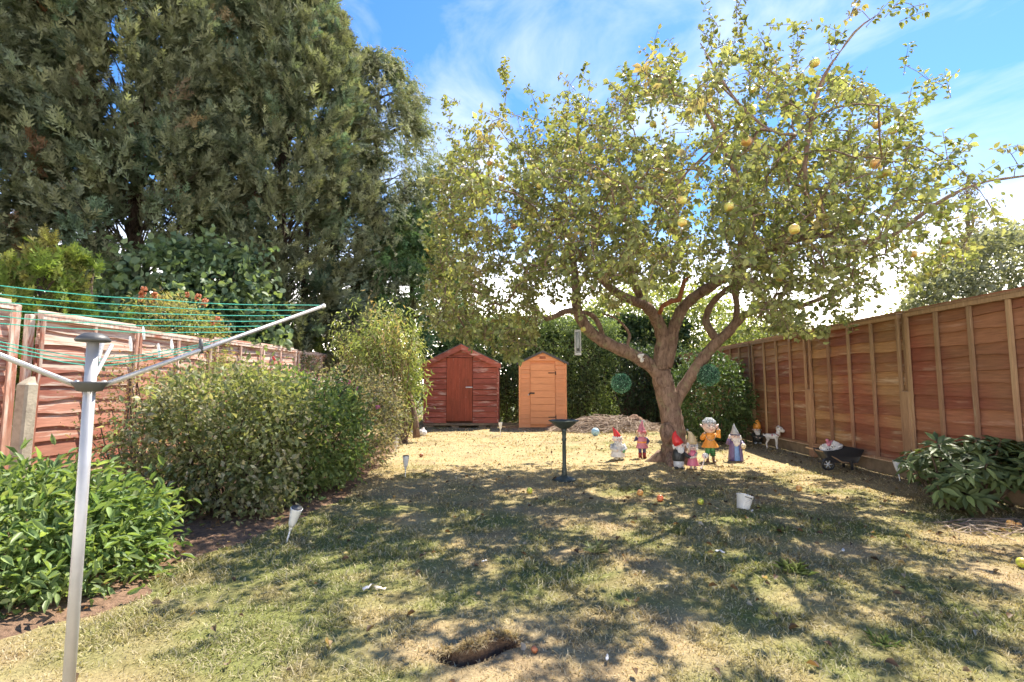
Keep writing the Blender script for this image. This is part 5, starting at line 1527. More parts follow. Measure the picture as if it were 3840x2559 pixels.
# ================================================================== windfalls, ball, tub, paper
cols_w = {'o': (.62, .16, .06), 'g': (.50, .55, .08), 'b': (.24, .10, .05), 'y': (.70, .38, .12)}
wf = [(1517, 1152, 'o', "orange-red windfall apple in the shade in front of the gnome couple"), (1610, 1158, 'g', "bright green windfall apple left of the white tub"), (1471, 1138, 'y', "dull orange windfall apple nearest the gnome with glasses"), (1217, 1133, 'g', "green windfall apple lying left of the bird bath foot"), (1836, 1128, 'y', "orange windfall apple at the shadow edge right of the white tub"), (968, 1053, 'b', "brown windfall apple on the sunny grass before the red shed"), (2351, 1305, 'g', "yellow-green windfall apple at the right edge of the lawn"), (2324, 1216, 'y', "larger orange half apple on the soil under the rhododendron"), (2342, 1219, 'y', "smaller orange piece of apple touching the larger half"), (1228, 1527 - 20, 'b', "small brown windfall apple low in the lawn near the hole")]
for k, (u, v, c, lab) in enumerate(wf):
    g = G(u, v)
    a = bpy.data.objects.new("windfall_apple", APPLE_ME); s = .85 if k != 9 else .4; a.scale = (s, s, s * .92); a.location = (g.x, g.y, H1(g.x, g.y) + .034 * s); a.rotation_euler = (.9 + k, .6 * k, k)
    if k == 7: a.scale = (1.1, .8, .8)
    if k == 8: a.scale = (.9, .6, .5)
    a.color = (*cols_w[c], 1); COL.objects.link(a); tag(a, lab, "apple", "windfall apples on the lawn")
g = G(1368, 1001); q = MB(); q.ell((0, 0, .085), .088, 24, 16); o = q.build("play_ball", M['blue_ball'], None, True); o.location = (g.x, g.y, H1(g.x, g.y)); tag(o, "pale blue play ball on the sunny grass near the brushwood", "ball")
# tub
g = G(1707, 1168); root = empty("plastic_tub", (g.x, g.y, H1(g.x, g.y) + .045)); tag(root, "white plastic food tub lying on its side with faint print", "tub")
root.rotation_euler = (1.30, .16, -.1)
q = MB(); q.lathe([(.0, 0), (.042, 0), (.048, .004), (.064, .118), (.069, .120), (.069, .128), (.064, .128), (.046, .01), (.0, .008)], n=24, wob=lambda a, j: 1 + .10 * abs(math.sin(2 * a)) ** 2); 
root.rotation_euler = (-.22, .34, .10); root.scale = (1.0, 1.0, 1.0); root.location.z = H1(g.x, g.y) - .005
q.build("tub", M['white_plastic'], root, True)
for row, (zz, n_, w_, mt) in enumerate([(.105, 7, .008, 'grey_plastic'), (.085, 1, .06, 'g_palegrey'), (.072, 1, .065, 'g_palegrey'), (.058, 1, .05, 'g_palegrey')]):
    q = MB()
    for k in range(n_):
        a = -PI / 2 + (k - (n_ - 1) / 2) * .17
        rr = .0655 * (zz / .118 * .25 + .75) + .0075
        aw = w_ / rr / 2
        for s in range(6 if n_ == 1 else 1):
            a0 = a - aw + 2 * aw * s / (6 if n_ == 1 else 1); a1 = a0 + 2 * aw / (6 if n_ == 1 else 1)
            hh = .005 if n_ > 1 else .0018
            def rw(t): return (.048 + (.064 - .048) * (zz - .004) / .114) * (1 + .10 * abs(math.sin(2 * t)) ** 2) + .0008
            q.add([(rw(a0) * math.cos(a0), rw(a0) * math.sin(a0), zz - hh), (rw(a1) * math.cos(a1), rw(a1) * math.sin(a1), zz - hh), (rw(a1) * math.cos(a1), rw(a1) * math.sin(a1), zz + hh), (rw(a0) * math.cos(a0), rw(a0) * math.sin(a0), zz + hh)], [(0, 1, 2, 3)])
    q.build("print", M[mt], root)
def scrap(u, v, label, s, seed, c='g_white'):
    r = random.Random(seed); g = G(u, v); q = MB()
    n = 5; vs = []; fs = []
    for i in range(n):
        for j in range(3): vs.append(((i - 2) * s * .3, (j - 1) * s * .22 * (1 - .15 * abs(i - 2)), r.uniform(0, .35) * s))
    for i in range(n - 1):
        for j in range(2): a = i * 3 + j; fs.append((a, a + 3, a + 4, a + 1))
    q.add(vs, fs); me = q.mesh("scrap", True); me.materials.append(M[c]); o = link("paper_scrap", me)
    md = o.modifiers.new("t", 'SOLIDIFY'); md.thickness = .003
    o.location = (g.x, g.y, H1(g.x, g.y) + .018); o.rotation_euler = (0, 0, r.uniform(0, 6)); tag(o, label, "scrap", "pale scraps lying on the lawn")
scrap(843, 1360, "curled white scrap on the green grass, left of the cream one", .05, 1)
scrap(873, 1363, "cream scrap on the green grass, right of the curled white one", .055, 2, 'g_cream')
scrap(1728, 1178, "white scrap in the grass just below the tub", .04, 3)
scrap(1655, 1275, "grey crumpled scrap in the middle of the shaded lawn", .05, 4, 'g_palegrey')
scrap(1113, 1293, "tiny white scrap above the bare patch of the lawn", .03, 5)
scrap(1938, 1275, "thin white scrap right of the bright green tuft", .04, 6)
scrap(1395, 1522, "small pale scrap at the bottom of the lawn", .03, 7, 'g_palegrey')
scrap(1300, 1062, "small cream scrap between bird bath and shed", .03, 8, 'g_cream')

# ================================================================== hanging things
def ballvec(u, v, Y): return P(u, v, Y)
def topiary(u, v, rpx, Y, ztop, label, seed):
    c = P(u, v, Y); R = rpx / 1164.0 * Y
    root = empty("topiary_ball", c); tag(root, label, "topiary ball", "green topiary balls hanging from the apple tree")
    rng = np.random.default_rng(seed); n = 1500
    d = norm(rng.normal(0, 1, (n, 3)))
    pos = d * R * rng.uniform(.84, .97, (n, 1)); dr = d + rng.normal(0, .6, (n, 3)); nr = d + rng.normal(0, .6, (n, 3))
    col = tints(rng, n, [(.09, .27, .17), (.14, .35, .23), (.06, .19, .12), (.30, .48, .38)], None, .25)
    foliage("leaves", [stamp(T_leaf(.5, .1, .1, 4), pos, dr, nr, .024 * rng.uniform(.7, 1.2, n), col)], M['leaf_gloss'], root)
    q = MB(); q.ell((0, 0, 0), R * .86, 16, 10); q.build("core", plain("topiary_core" + str(seed), (.03, .08, .05), .8), root, True)
    q = MB(); q.tube([(0, 0, R * .8), (0, 0, ztop - c.z)], .0025, 5); q.build("chain", M['black_metal'], root)
topiary(1427, 881, 22, 7.12, P(1427, 800, 7.12).z, "left green topiary ball hanging under the long left limb", 1)
topiary(1627, 862, 25, 7.02, P(1627, 812, 7.02).z, "right green topiary ball hanging beside the right limb", 2)
c = P(1473, 824, 7.0); root = empty("bird_ornament", c); tag(root, "small white bird-shaped ornament hung on the left limb", "ornament")
q = MB(); q.ell((-.012, 0, .03), (.04, .03, .032), 12, 8, (0, .5, 0)); q.ell((.02, 0, .045), (.03, .015, .018), 10, 6, (0, -.5, 0)); q.ell((.01, 0, -.028), (.028, .024, .028), 12, 8); q.tube([(0, 0, .02), (.005, 0, -.02)], [.018, .016], 8); q.tube([(.03, 0, -.005), (.05, 0, .0)], [.006, .002], 6); q.build("bird", M['g_white'], root, True)
q = MB(); q.tube([(0, .0, .05), (0, .03, .09)], .002, 4); q.build("hook", M['black_metal'], root)
c = P(1488, 843, 7.1)
c = P(1328, 815, 6.95); ct = P(1328, 758, 6.95); hh = ct.z - c.z
root = empty("bird_feeder", c); tag(root, "slim grey hanging bird feeder below the left limb", "bird feeder")
q = MB(); q.box(-.045, -.03, -.01, .01, 0, hh, .003); q.box(.03, .045, -.01, .01, 0, hh, .003); q.box(-.0445, .0445, -.02, .02, -.01, .02, .004); q.box(-.0445, .0445, -.02, .02, hh - .03, hh - .002, .004); q.build("frame", M['g_palegrey'], root)
q = MB(); q.tube([(0, 0, .021), (0, 0, hh - .031)], .026, 12); q.build("tube", M['g_silver'], root, True)
q = MB(); q.box(-.016, .016, -.034, -.0262, .045, .085, .003); q.build("feeding_port", M['black_plastic'], root)
q = MB(); q.tube([(0, 0, hh - .002), (.005, 0, hh + .09)], .002, 4); q.build("hook", M['black_metal'], root)
# eyeball ornament on a stick
g = G(1612, 1078); root = empty("eyeball_stake", (g.x, g.y, H1(g.x, g.y))); tag(root, "white eyeball ornament on a white stick in front of the tall elf", "ornament")
q = MB(); q.tube([(0, 0, 0), (.045, 0, .13)], .008, 8); q.ell((-.004, 0, .01), (.02, .016, .015), 8, 6); q.build("stick", M['g_white'], root, True)
q = MB(); q.ell((.055, 0, .165), .042, 18, 12); q.build("ball", M['g_white'], root, True)
q = MB(); q.ell((.045, -.037, .155), (.010, .007, .010), 8, 6); q.build("pupil", M['g_black'], root, True)

# ================================================================== garden figures
def hand(mb, c, s, d=(0, 0, -1)):
    """palm, four fingers, thumb"""
    c = Vector(c); d = Vector(d).normalized(); sd = d.cross(Vector((0, 1, 0)))
    sd = sd.normalized() if sd.length > .1 else Vector((1, 0, 0))
    mb.ell(c, (s * .55, s * .35, s * .6), 8, 6)
    for k in range(4):
        o = sd * (k - 1.5) * s * .26; l = s * (.75, .9, .85, .65)[k]
        mb.tube([c + o + d * s * .3, c + o + d * (s * .3 + l * .6), c + o + d * (s * .3 + l) + Vector((0, -s * .12, 0))], [s * .14, s * .13, s * .09], 5)
    mb.tube([c + sd * s * .35, c + sd * s * .75 + d * s * .3, c + sd * s * .8 + d * s * .55], [s * .15, s * .13, s * .1], 5)
class Fig:
    def __init__(s, name, label, u, v, h, rz=0.0, cat="garden gnome", group="garden gnomes around the apple tree", dx=0, root=None):
        if root is None:
            g = G(u, v); s.root = empty(name, (g.x, g.y, H1(g.x, g.y))); tag(s.root, label, cat, group)
            s.root.rotation_euler = (0, 0, rz)
        else: s.root = root
        s.h = h; s.o = Vector((dx, 0, 0))
    def part(s, name, mat, fn, smooth=True, parent=None):
        q = MB(); q.X = Matrix.Translation(s.o) @ Matrix.Scale(s.h, 4); fn(q)
        return q.build(name, M[mat], parent or s.root, smooth)
    def head(s, z, r, skin='g_skin', ear=.6, x=0.0, y=0.0):
        def f(q):
            q.ell((x, y, z), (r, r * .92, r * 1.05), 16, 12)
            q.ell((x, y - r * .95, z - r * .10), (r * .24, r * .24, r * .22), 10, 8)            # nose
            q.ell((x - r * .45, y - r * .72, z - r * .22), (r * .28, r * .2, r * .22), 8, 6)    # cheeks
            q.ell((x + r * .45, y - r * .72, z - r * .22), (r * .28, r * .2, r * .22), 8, 6)
            for sg in (-1, 1):
                q.tube([(x + sg * r * .85, y, z - r * .1), (x + sg * r * (1.05 + .2 * ear), y + r * .05, z + r * .15 * ear), (x + sg * r * (1.1 + .45 * ear), y + r * .1, z + r * .55 * ear)], [r * .26, r * .22, r * .04], 7, flat=.5)
        hd = s.part("head", skin, f)
        s.part("eyes", 'g_white', lambda q: [q.ell((x + sg * r * .36, y - r * .80, z + r * .16), (r * .19, r * .13, r * .15), 8, 6) for sg in (-1, 1)], parent=hd)
        s.part("pupils", 'g_black', lambda q: [q.ell((x + sg * r * .35, y - r * .925, z + r * .15), (r * .10, r * .05, r * .10), 8, 6) for sg in (-1, 1)], parent=hd)
        s.part("mouth", 'g_rose', lambda q: q.tube([(x - r * .28, y - r * .86, z - r * .42), (x, y - r * .93, z - r * .52), (x + r * .28, y - r * .86, z - r * .42)], [r * .03, r * .06, r * .03], 6), parent=hd)
        s.part("eyebrows", 'g_palegrey', lambda q: [q.tube([(x + sg * r * .18, y - r * .90, z + r * .36), (x + sg * r * .55, y - r * .76, z + r * .40)], [r * .06, r * .03], 5) for sg in (-1, 1)], parent=hd)
        return hd
    def hat(s, mat, pts, rad, brim=None, brimmat=None):
        h = s.part("hat", mat, lambda q: q.tube(pts, rad, 16))
        if brim:
            c, r = brim
            s.part("hat_brim", brimmat or mat, lambda q: q.tube([(c[0] + r * math.cos(a), c[1] + r * math.sin(a) * .95, c[2]) for a in [2 * PI * k / 16 for k in range(17)]], r * .14, 6, cap=False), parent=h)
        return h
    def beard(s, z, r, ln, mat='g_white', x=0.0, y=0.0):
        def f(q):
            q.ell((x, y - r * .45, z - r * .35), (r * 1.02, r * .62, r * .62), 12, 8)
            q.ell((x, y - r * .72, z - r * .35 - ln * .45), (r * .68, r * .42, ln * .62), 12, 8)
            for k in range(5): 
                xx = (k - 2) * r * .26
                q.tube([(x + xx * 1.3, y - r * .9, z - r * .5), (x + xx, y - r * 1.05, z - r * .5 - ln * .5), (x + xx * .4, y - r * .95, z - r * .5 - ln * (1 - .1 * abs(k - 2)))], [r * .14, r * .15, r * .03], 6)
            for sg in (-1, 1): q.tube([(x, y - r * 1.0, z - r * .30), (x + sg * r * .35, y - r * .98, z - r * .42), (x + sg * r * .62, y - r * .8, z - r * .35)], [r * .10, r * .12, r * .03], 6)
        s.part("beard", mat, f)
    def arm(s, mat, pts, rad, handm='g_skin', hs=.035, hd=(0, 0, -1)):
        a = s.part("arm", mat, lambda q: q.tube(pts, rad, 10))
        s.part("hand", handm, lambda q: hand(q, pts[-1], hs, hd), parent=a)
        return a

# A: pale gnome with the red pointed cap
f = Fig("garden_gnome", "small pale gnome with pointed red hat, arms folded, leftmost of the figures", 1420, 1058, .47, .15)
f.part("body", 'g_palegrey', lambda q: q.lathe([(.0, .10), (.15, .10), (.19, .17), (.20, .30), (.185, .42), (.13, .50), (.0, .53)], n=20, sy=.8))
f.part("apron", 'g_white', lambda q: q.lathe([(.235, .085), (.225, .12), (.21, .20), (.19, .27)], n=24, sy=.82, wob=lambda a, j: 1 + (.05 * math.cos(a * 9) if j < 2 else 0)))
f.head(.60, .135, 'g_skin'); f.beard(.58, .13, .16, 'g_white')
f.part("hair", 'g_white', lambda q: [q.ell((math.cos(a) * .12, .02 + math.sin(a) * .10, .67), (.05, .05, .05), 8, 6) for a in [k * PI / 6 for k in range(-1, 14)]])
f.hat('g_red', [(0, .01, .68), (-.03, .01, .76), (-.07, .01, .86), (-.12, .01, .94), (-.15, .0, 1.0)], [.125, .10, .065, .035, .008], None)
f.arm('g_palegrey', [(-.17, 0, .45), (-.23, -.06, .35), (-.10, -.19, .30)], [.06, .06, .045], hs=.04, hd=(1, 0, 0)); f.arm('g_palegrey', [(.17, 0, .45), (.23, -.06, .34), (.08, -.20, .27)], [.06, .06, .045], hs=.04, hd=(-1, 0, 0))
f.part("posy", 'g_green', lambda q: [q.ell((.12 + .03 * math.cos(k), -.21, .27 + .03 * math.sin(k)), .022, 6, 5) for k in range(6)])
f.part("feet", 'g_cream', lambda q: [(q.ell((sg * .08, -.06, .035), (.075, .12, .04), 10, 8), q.tube([(sg * .07, 0, .03), (sg * .07, 0, .12)], .045, 8)) for sg in (-1, 1)])
# B: gnome with glasses, pink hat and dress
f = Fig("garden_gnome", "gnome with red glasses, dusky pink hat and pink tunic over red boots", 1476, 1055, .56, 0.05)
f.part("tunic", 'g_rose', lambda q: q.lathe([(.165, .27), (.16, .28), (.14, .36), (.115, .43), (.13, .50), (.10, .56), (.0, .58)], n=24, sy=.75, wob=lambda a, j: 1 + (.06 * math.cos(a * 7) if j < 2 else 0)))
f.part("belt", 'g_orange', lambda q: q.lathe([(.12, .405), (.124, .41), (.124, .44), (.12, .445)], n=20, sy=.77))
f.part("legs", 'g_navy', lambda q: [q.tube([(sg * .055, 0, .12), (sg * .06, 0, .30)], [.038, .05], 10) for sg in (-1, 1)])
f.part("boots", 'g_boot', lambda q: [(q.tube([(sg * .055, 0, .01), (sg * .055, 0, .15)], [.042, .05], 10), q.ell((sg * .06, -.04, .03), (.045, .075, .032), 10, 6)) for sg in (-1, 1)])
f.head(.66, .105, 'g_skin')
f.part("hair", 'g_blonde', lambda q: [q.tube([(sg * .095, .03, .72), (sg * .125, .01, .64), (sg * .11, .0, .57)], [.035, .035, .012], 7) for sg in (-1, 1)])
f.part("glasses", 'g_red', lambda q: [q.tube([(sg * .04 + .034 * math.cos(a), -.108, .675 + .026 * math.sin(a)) for a in [2 * PI * k / 10 for k in range(11)]], .007, 5, cap=False) for sg in (-1, 1)])
f.hat('g_rose', [(0, .01, .71), (0, .01, .78), (.0, .01, .86), (.015, .01, .94), (.02, .0, 1.0)], [.115, .085, .055, .028, .006], ((0, .01, .715), .108), 'g_pink')
f.arm('g_navy', [(-.11, 0, .53), (-.18, .02, .47), (-.15, -.02, .57)], [.04, .042, .03], hs=.03, hd=(0, 0, 1)); f.arm('g_navy', [(.11, 0, .53), (.18, .03, .45), (.12, -.06, .38)], [.04, .042, .03], hs=.03)
# C: the hugging couple, one casting
f = Fig("gnome_couple", "hugging gnome couple, red hat and black coat with tan hat and pink dress", 1576, 1078, .50, 0.0)
f.o = Vector((-.095, -.01, 0))
f.part("trousers", 'g_palegrey', lambda q: q.lathe([(.0, .03), (.12, .03), (.135, .10), (.14, .22), (.0, .24)], n=18, sy=.8))
f.part("coat", 'g_black', lambda q: q.lathe([(.155, .20), (.16, .22), (.165, .33), (.14, .45), (.08, .52), (.0, .53)], n=20, sy=.8))
f.head(.585, .115, 'g_skin', x=.03); f.beard(.57, .115, .14, x=.03)
f.part("hair", 'g_white', lambda q: [q.tube([(-.06, .03, .65), (-.11, .0, .58), (-.12, -.02, .50)], [.05, .05, .02], 7)])
f.hat('g_red', [(.01, .01, .63), (-.03, .01, .72), (-.07, .01, .82), (-.08, .01, .90), (-.06, .0, .98)], [.145, .125, .09, .05, .008])
f.arm('g_black', [(.10, -.04, .42), (.20, -.12, .33), (.30, -.14, .30)], [.05, .05, .04], hs=.036, hd=(1, 0, 0))
f.part("shoes", 'g_black', lambda q: [q.ell((sg * .08, -.05, .025), (.06, .10, .035), 10, 6) for sg in (-1, 1)])
f.o = Vector((.085, -.02, 0))
f.part("dress", 'g_pink', lambda q: q.lathe([(.15, .08), (.145, .10), (.12, .22), (.10, .32), (.115, .40), (.09, .47), (.0, .49)], n=20, sy=.8, wob=lambda a, j: 1 + (.06 * math.cos(a * 8) if j < 2 else 0)))
f.head(.58, .115, 'g_skin', .9, x=-.01)
f.part("hair", 'g_white', lambda q: [q.ell((x_, -.02, z_), (.045, .05, .045), 8, 6) for x_, z_ in ((-.11, .64), (-.12, .57), (.09, .65), (.11, .58), (.11, .51))])
f.part("glasses", 'g_silver', lambda q: [q.tube([(-.01 + sg * .042 + .034 * math.cos(a), -.118, .60 + .028 * math.sin(a)) for a in [2 * PI * k / 10 for k in range(11)]], .006, 5, cap=False) for sg in (-1, 1)])
f.hat('g_tan', [(0, .01, .64), (.0, .01, .72), (-.01, .01, .82), (-.05, .01, .92), (-.11, .0, .97)], [.135, .12, .09, .05, .012])
f.part("bobble", 'g_silver', lambda q: q.ell((-.11, 0, 1.0), .028, 8, 6))
f.arm('g_skin', [(.09, -.02, .41), (.02, -.14, .32), (-.09, -.15, .30)], [.04, .034, .028], hs=.034, hd=(-1, 0, 0)); f.arm('g_skin', [(-.08, -.02, .42), (-.12, -.09, .52), (-.10, -.12, .62)], [.035, .03, .026], hs=.03, hd=(0, 0, 1))
f.part("feet", 'g_cream', lambda q: [(q.ell((sg * .055, -.05, .03), (.04, .075, .03), 10, 6), q.tube([(sg * .05, 0, .02), (sg * .05, 0, .12)], .03, 8)) for sg in (-1, 1)])
# D: the tall elf
f = Fig("garden_elf", "tallest figure, elf in orange tunic and green striped trousers with raised hand", 1633, 1062, .64, -.05)
f.part("tunic", 'g_orange', lambda q: q.lathe([(.185, .33), (.18, .345), (.14, .43), (.10, .50), (.115, .58), (.09, .64), (.0, .66)], n=24, sy=.7, wob=lambda a, j: 1 + (.07 * math.cos(a * 6) if j < 2 else 0)))
f.part("trousers", 'g_green', lambda q: [q.tube([(-.03, 0, .36), (-.055, 0, .25), (-.08, 0, .16)], [.07, .055, .05], 10), q.tube([(.03, 0, .36), (.05, 0, .25), (.055, 0, .14)], [.07, .06, .055], 10)])
f.part("stripes", 'g_black', lambda q: [q.lathe([(.062, z), (.066, z + .004), (.066, z + .010), (.062, z + .014)], c=(.052, 0), n=12) for z in (.15, .19, .23)])
f.part("legs", 'g_brown', lambda q: [(q.tube([(sg * .065, 0, .01), (sg * .062, 0, .16)], [.028, .034], 8), q.ell((sg * .075, -.03, .02), (.04, .075, .028), 10, 6)) for sg in (-1, 1)])
f.head(.79, .145, 'g_skin', .7)
f.part("leaf_cap", 'g_silver', lambda q: [q.ell((math.cos(a) * .125 * (1 - .25 * l), .02 + math.sin(a) * .115 * (1 - .25 * l), .88 + .03 * l), (.034, .034, .045), 6, 5) for l in (0, 1, 2) for a in [k * PI / 6 + l * .2 for k in range(12)]])
f.part("garland", 'g_cream', lambda q: [q.ell((.10 * math.cos(a), -.085 + .02 * abs(math.cos(a)), .58 + .09 * math.sin(a)), .013, 6, 5) for a in [PI + k * PI / 9 for k in range(10)]])
f.part("garland_beads", 'g_brown', lambda q: [q.ell((.095 * math.cos(a), -.09 + .02 * abs(math.cos(a)), .58 + .085 * math.sin(a)), .010, 6, 5) for a in [PI + (k + .5) * PI / 9 for k in range(9)]])
f.arm('g_orange', [(-.10, 0, .61), (-.17, -.02, .54), (-.14, -.08, .64)], [.05, .055, .042], hs=.035, hd=(0, 0, 1)); f.arm('g_orange', [(.10, 0, .61), (.19, -.02, .57), (.17, -.06, .72)], [.05, .055, .045], hs=.042, hd=(0, 0, 1))
# E: wizard
f = Fig("garden_wizard", "wizard gnome in blue robe and purple cloak holding a pale orb", 1691, 1058, .54, -.1)
f.part("robe", 'g_blue', lambda q: q.lathe([(.17, .015), (.165, .03), (.14, .2), (.12, .35), (.12, .46), (.08, .55), (.0, .57)], n=24, sy=.75, wob=lambda a, j: 1 + (.05 * math.cos(a * 7) if j < 2 else 0)))
def cloak(q):
    vs = []; fs = []; n = 16; prof = [(.205, .01), (.19, .15), (.165, .35), (.15, .48), (.10, .58)]
    for r, z in prof:
        for k in range(n + 1):
            a = -PI / 2 + .42 + (2 * PI - .84) * k / n
            vs.append((r * math.cos(a), .82 * r * math.sin(a), z))
    for j in range(len(prof) - 1):
        for k in range(n): a = j * (n + 1) + k; fs.append((a, a + 1, a + n + 2, a + n + 1))
    q.add(vs, fs)
o = f.part("cloak", 'g_purple', cloak); md = o.modifiers.new("s", 'SOLIDIFY'); md.thickness = .01
f.head(.65, .115, 'g_skin'); f.beard(.62, .12, .17)
f.part("hair", 'g_white', lambda q: [q.tube([(sg * .10, .02, .70), (sg * .14, .0, .60), (sg * .13, -.02, .50)], [.04, .045, .015], 7) for sg in (-1, 1)])
f.hat('g_silver', [(0, .01, .70), (-.005, .01, .80), (-.015, .01, .90), (-.02, .0, 1.0)], [.13, .085, .045, .006], ((0, .01, .705), .122), 'g_navy')
f.arm('g_purple', [(-.12, 0, .54), (-.20, -.03, .48), (-.17, -.07, .60)], [.05, .06, .045], hs=.04, hd=(0, 0, 1)); f.arm('g_purple', [(.12, 0, .54), (.19, -.04, .44), (.14, -.14, .40)], [.05, .06, .045], hs=.035, hd=(-1, 0, 0))
f.part("orb", 'g_cream', lambda q: q.ell((.16, -.15, .42), .068, 16, 10))
f.part("orb_stand", 'g_tan', lambda q: q.lathe([(.035, .34), (.055, .355), (.045, .37)], c=(.16, -.15), n=12))
# F: gnome with rounded orange hat behind the deer
f = Fig("garden_gnome", "dark-coated gnome with rounded orange hat behind the white deer", 1741, 1020, .45, -.3)
f.part("body", 'g_black', lambda q: q.lathe([(.0, .06), (.16, .06), (.20, .18), (.19, .32), (.12, .46), (.0, .5)], n=18, sy=.85))
f.head(.56, .13, 'g_skin'); f.beard(.55, .13, .17)
f.hat('g_orange', [(0, .01, .62), (0, .01, .72), (.01, .01, .84), (.02, .01, .93), (.03, 0, .99)], [.15, .155, .13, .085, .02])
f.arm('g_black', [(-.15, 0, .43), (-.2, -.07, .33), (-.08, -.18, .28)], [.055, .055, .045], hs=.04, hd=(1, 0, 0)); f.arm('g_black', [(.15, 0, .43), (.2, -.07, .33), (.08, -.18, .26)], [.055, .055, .045], hs=.04, hd=(-1, 0, 0))
f.part("boots", 'g_silver', lambda q: [q.ell((sg * .08, -.06, .04), (.07, .12, .045), 10, 6) for sg in (-1, 1)])
# G: deer (calf-like figurine), body one continuous surface
g = G(1776, 1031); root = empty("deer_figurine", (g.x, g.y, H1(g.x, g.y))); tag(root, "white fawn figurine with big ears and red collar by the right fence", "deer figurine")
root.rotation_euler = (0, 0, -.55)
q = MB()
q.tube([(-.115, 0, .205), (-.09, 0, .215), (-.03, 0, .21), (.03, 0, .215), (.07, 0, .225)], [.02, .045, .043, .047, .035], 12)
q.tube([(.055, 0, .215), (.085, 0, .255), (.10, 0, .31)], [.043, .035, .03], 10)
q.ell((.115, 0, .335), (.058, .050, .050), 12, 8); q.tube([(.13, -.005, .328), (.172, -.008, .310), (.192, -.01, .304)], [.038, .030, .020], 10)
for x, y in ((-.085, -.028), (-.085, .028)): q.tube([(x, y, .21), (x + .018, y, .15), (x - .012, y, .09), (x, y, .0)], [.032, .022, .012, .012], 8)
for x, y in ((.055, -.026), (.06, .026)): q.tube([(x, y, .20), (x + .006, y, .11), (x + .002, y, .06), (x + .012, y, .0)], [.026, .015, .012, .012], 8)
q.tube([(-.118, 0, .215), (-.14, 0, .235), (-.135, 0, .255)], [.012, .014, .006], 7)
for sg in (-1, 1): q.tube([(.10, sg * .03, .36), (.085, sg * .075, .378), (.08, sg * .125, .382)], [.014, .032, .008], 8, flat=.45)
for sg in (-1, 1): q.tube([(.105, sg * .014, .365), (.10, sg * .018, .40)], [.009, .005], 6)
o = q.build("body", M['g_white'], root, True); md = o.modifiers.new("remesh", 'REMESH'); md.mode = 'VOXEL'; md.voxel_size = .0055; md.use_smooth_shade = True
q = MB(); [q.ell((.140, sg * .041, .347), (.009, .007, .010), 8, 6) for sg in (-1, 1)]; q.ell((.210, -.01, .306), (.007, .010, .007), 8, 6); q.build("eyes", M['g_black'], root, True)
q = MB(); q.tube([(.078 + .044 * math.cos(a) * .6, .044 * math.sin(a), .245 - .02 * math.cos(a)) for a in [2 * PI * k / 14 for k in range(15)]], .007, 6, cap=False); q.build("collar", M['g_boot'], root, True)
q = MB(); [q.ell((.0, -.045, .23 + .02 * math.sin(k)), .012, 6, 5) for k in range(2)]; q.build("rose", M['g_rose'], root, True)
# H: wheelbarrow planter
g = G(1927, 1077); root = empty("toy_wheelbarrow", (g.x, g.y, H1(g.x, g.y))); tag(root, "black wheelbarrow planter in the fence's shade beside the concrete base", "wheelbarrow")
root.rotation_euler = (0, 0, -.10)
def tray(q):
    n = 9; vs = []; fs = []
    def rim(t): return .245 + .045 * math.exp(-((t - .62) / .22) ** 2) + .02 * t
    top = []; bot = []
    for side in (-1, 1):
        for i in range(n):
            t = i / (n - 1); top.append((-.25 + .50 * t, side * .15, rim(t))); bot.append((-.16 + .36 * t, side * .085, .095))
    vs = top + bot; m = 2 * n
    for side in (0, 1):
        for i in range(n - 1):
            a = side * n + i; f_ = (a, a + 1, a + 1 + m, a + m); fs.append(f_ if side else f_[::-1])
    fs.append((0, n, n + m, m)); fs.append((n - 1, n - 1 + m, 2 * n - 1 + m, 2 * n - 1))
    for i in range(n - 1): fs.append((m + i, m + i + 1, m + n + i + 1, m + n + i))
    q.add(vs, fs)
q = MB(); tray(q); o = q.build("tray", M['black_plastic'], root, True); md = o.modifiers.new("s", 'SOLIDIFY'); md.thickness = .012; o.modifiers.new("b", 'BEVEL').width = .003
q = MB(); q.box(-.20, .20, -.11, .11, .17, .20, .01); q.build("earth", M['gravel_board'], root)
q = MB(); [q.tube([(-.34, sg * .13, .262), (-.22, sg * .12, .235), (.0, sg * .10, .10), (.2, sg * .05, .085)], [.010, .010, .010, .009], 8) for sg in (-1, 1)]; q.build("handle", M['cardboard'], root, True)
q = MB()
for k in range(20): 
    a0 = 2 * PI * k / 20
q.tube([(-.19 + .068 * math.cos(a), -.125, .075 + .068 * math.sin(a)) for a in [2 * PI * k / 20 for k in range(21)]], .016, 8, cap=False); wh = q.build("wheel", M['black_plastic'], root, True)
q = MB(); [q.tube([(-.19, -.125, .075), (-.19 + .06 * math.cos(a), -.125, .075 + .06 * math.sin(a))], .006, 6) for a in [k * PI / 3 for k in range(6)]]; q.ell((-.19, -.13, .075), (.018, .014, .018), 8, 6); q.build("spokes", M['g_palegrey'], wh, True)
q = MB(); q.tube([(-.19, -.125, .075), (-.19, .12, .075)], .007, 6); q.build("axle", M['black_metal'], root)
q = MB(); [q.box(.10 + sg * 0, .13, sg * .10 - .012, sg * .10 + .012, .0, .12, .003) for sg in (-1, 1)]; q.build("leg", M['black_plastic'], root)
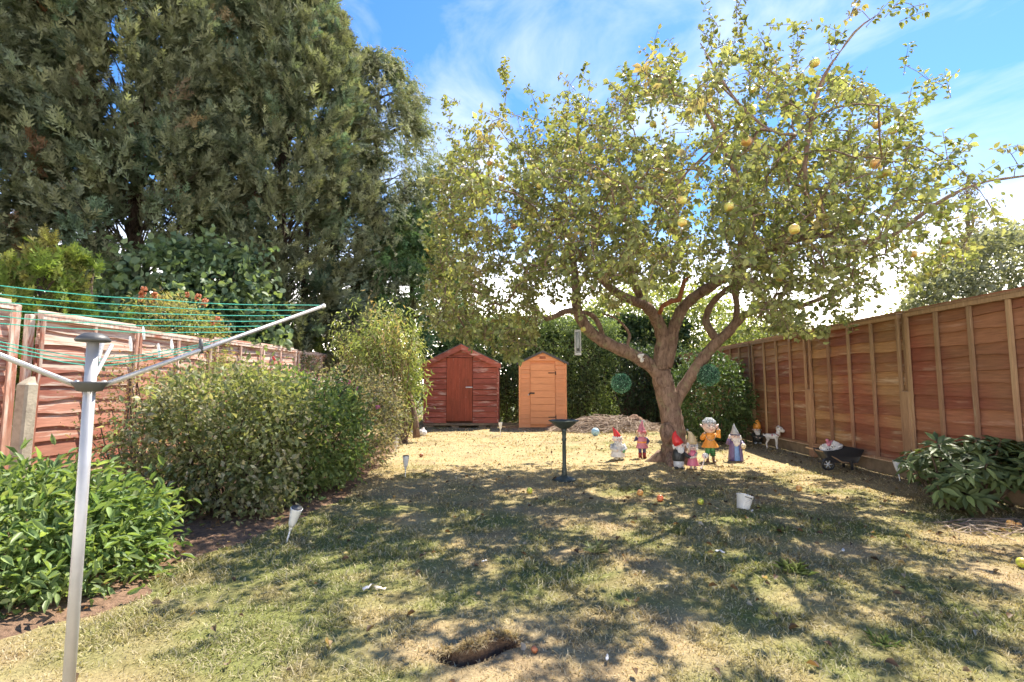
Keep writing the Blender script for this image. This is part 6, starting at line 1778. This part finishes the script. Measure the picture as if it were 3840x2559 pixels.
# I: white hedgehog-and-flower figurine in the barrow
c = Vector((g.x - .075, g.y + .01, H1(g.x, g.y) + .20)); root = empty("flower_figurine", c); tag(root, "white clustered animal figurine with pink bird on top, inside the wheelbarrow", "figurine")
rg = random.Random(8)
q = MB()
q.ell((-.07, 0, .05), (.075, .06, .06), 14, 10); q.ell((.05, 0, .075), (.085, .065, .085), 14, 10)
for k in range(46):
    a = rg.uniform(0, 2 * PI); b = rg.uniform(-.2, 1); rr = math.sqrt(max(0, 1 - b * b)); cx, R_ = ((-.07, .072) if k % 2 else (.05, .088))
    q.ell((cx + R_ * rr * math.cos(a), .8 * R_ * rr * math.sin(a), (.05 if k % 2 else .075) + R_ * b * .9), .017, 6, 5)
q.build("body", M['g_white'], root, True)
q = MB(); q.ell((-.045, -.02, .13), (.04, .03, .032), 12, 8, (0, -.6, 0)); q.ell((-.065, -.025, .175), (.022, .02, .022), 10, 8); q.tube([(-.02, -.01, .14), (.02, 0, .17)], [.018, .006], 6); q.build("bird", M['g_rose'], root, True)
q = MB(); [q.ell(p, .008, 6, 5) for p in ((-.09, -.062, .06), (-.06, -.062, .065), (.02, -.07, .05), (.06, -.075, .06), (-.02, -.05, .09))]; q.build("eyes", M['g_black'], root, True)

# things half hidden beside the red shed: white trainers and a cardboard box
for k, (u, v, lab) in enumerate([(968, 1003, "white plastic bag lying between shrub trunk and red shed"), (948, 998, "smaller white plastic bag left of the shrub trunk")]):
    g = G(u, v); q = MB(); q.ell((0, 0, .06), (.11, .09, .075), 14, 10); q.tube([(.0, 0, .09), (.02, 0, .15), (.05, .01, .17)], [.05, .03, .012], 8)
    o = q.build("plastic_bag", M['g_white'], None, True); o.location = (g.x, g.y + .1, H1(g.x, g.y)); o.scale = (1 - .3 * k,) * 3
    tx = bpy.data.textures.new("crumple", 'CLOUDS'); tx.noise_scale = .04; sb = o.modifiers.new("s", 'SUBSURF'); sb.render_levels = 2; dm = o.modifiers.new("d", 'DISPLACE'); dm.texture = tx; dm.strength = .03
    tag(o, lab, "bag", "white bags beside the red shed")
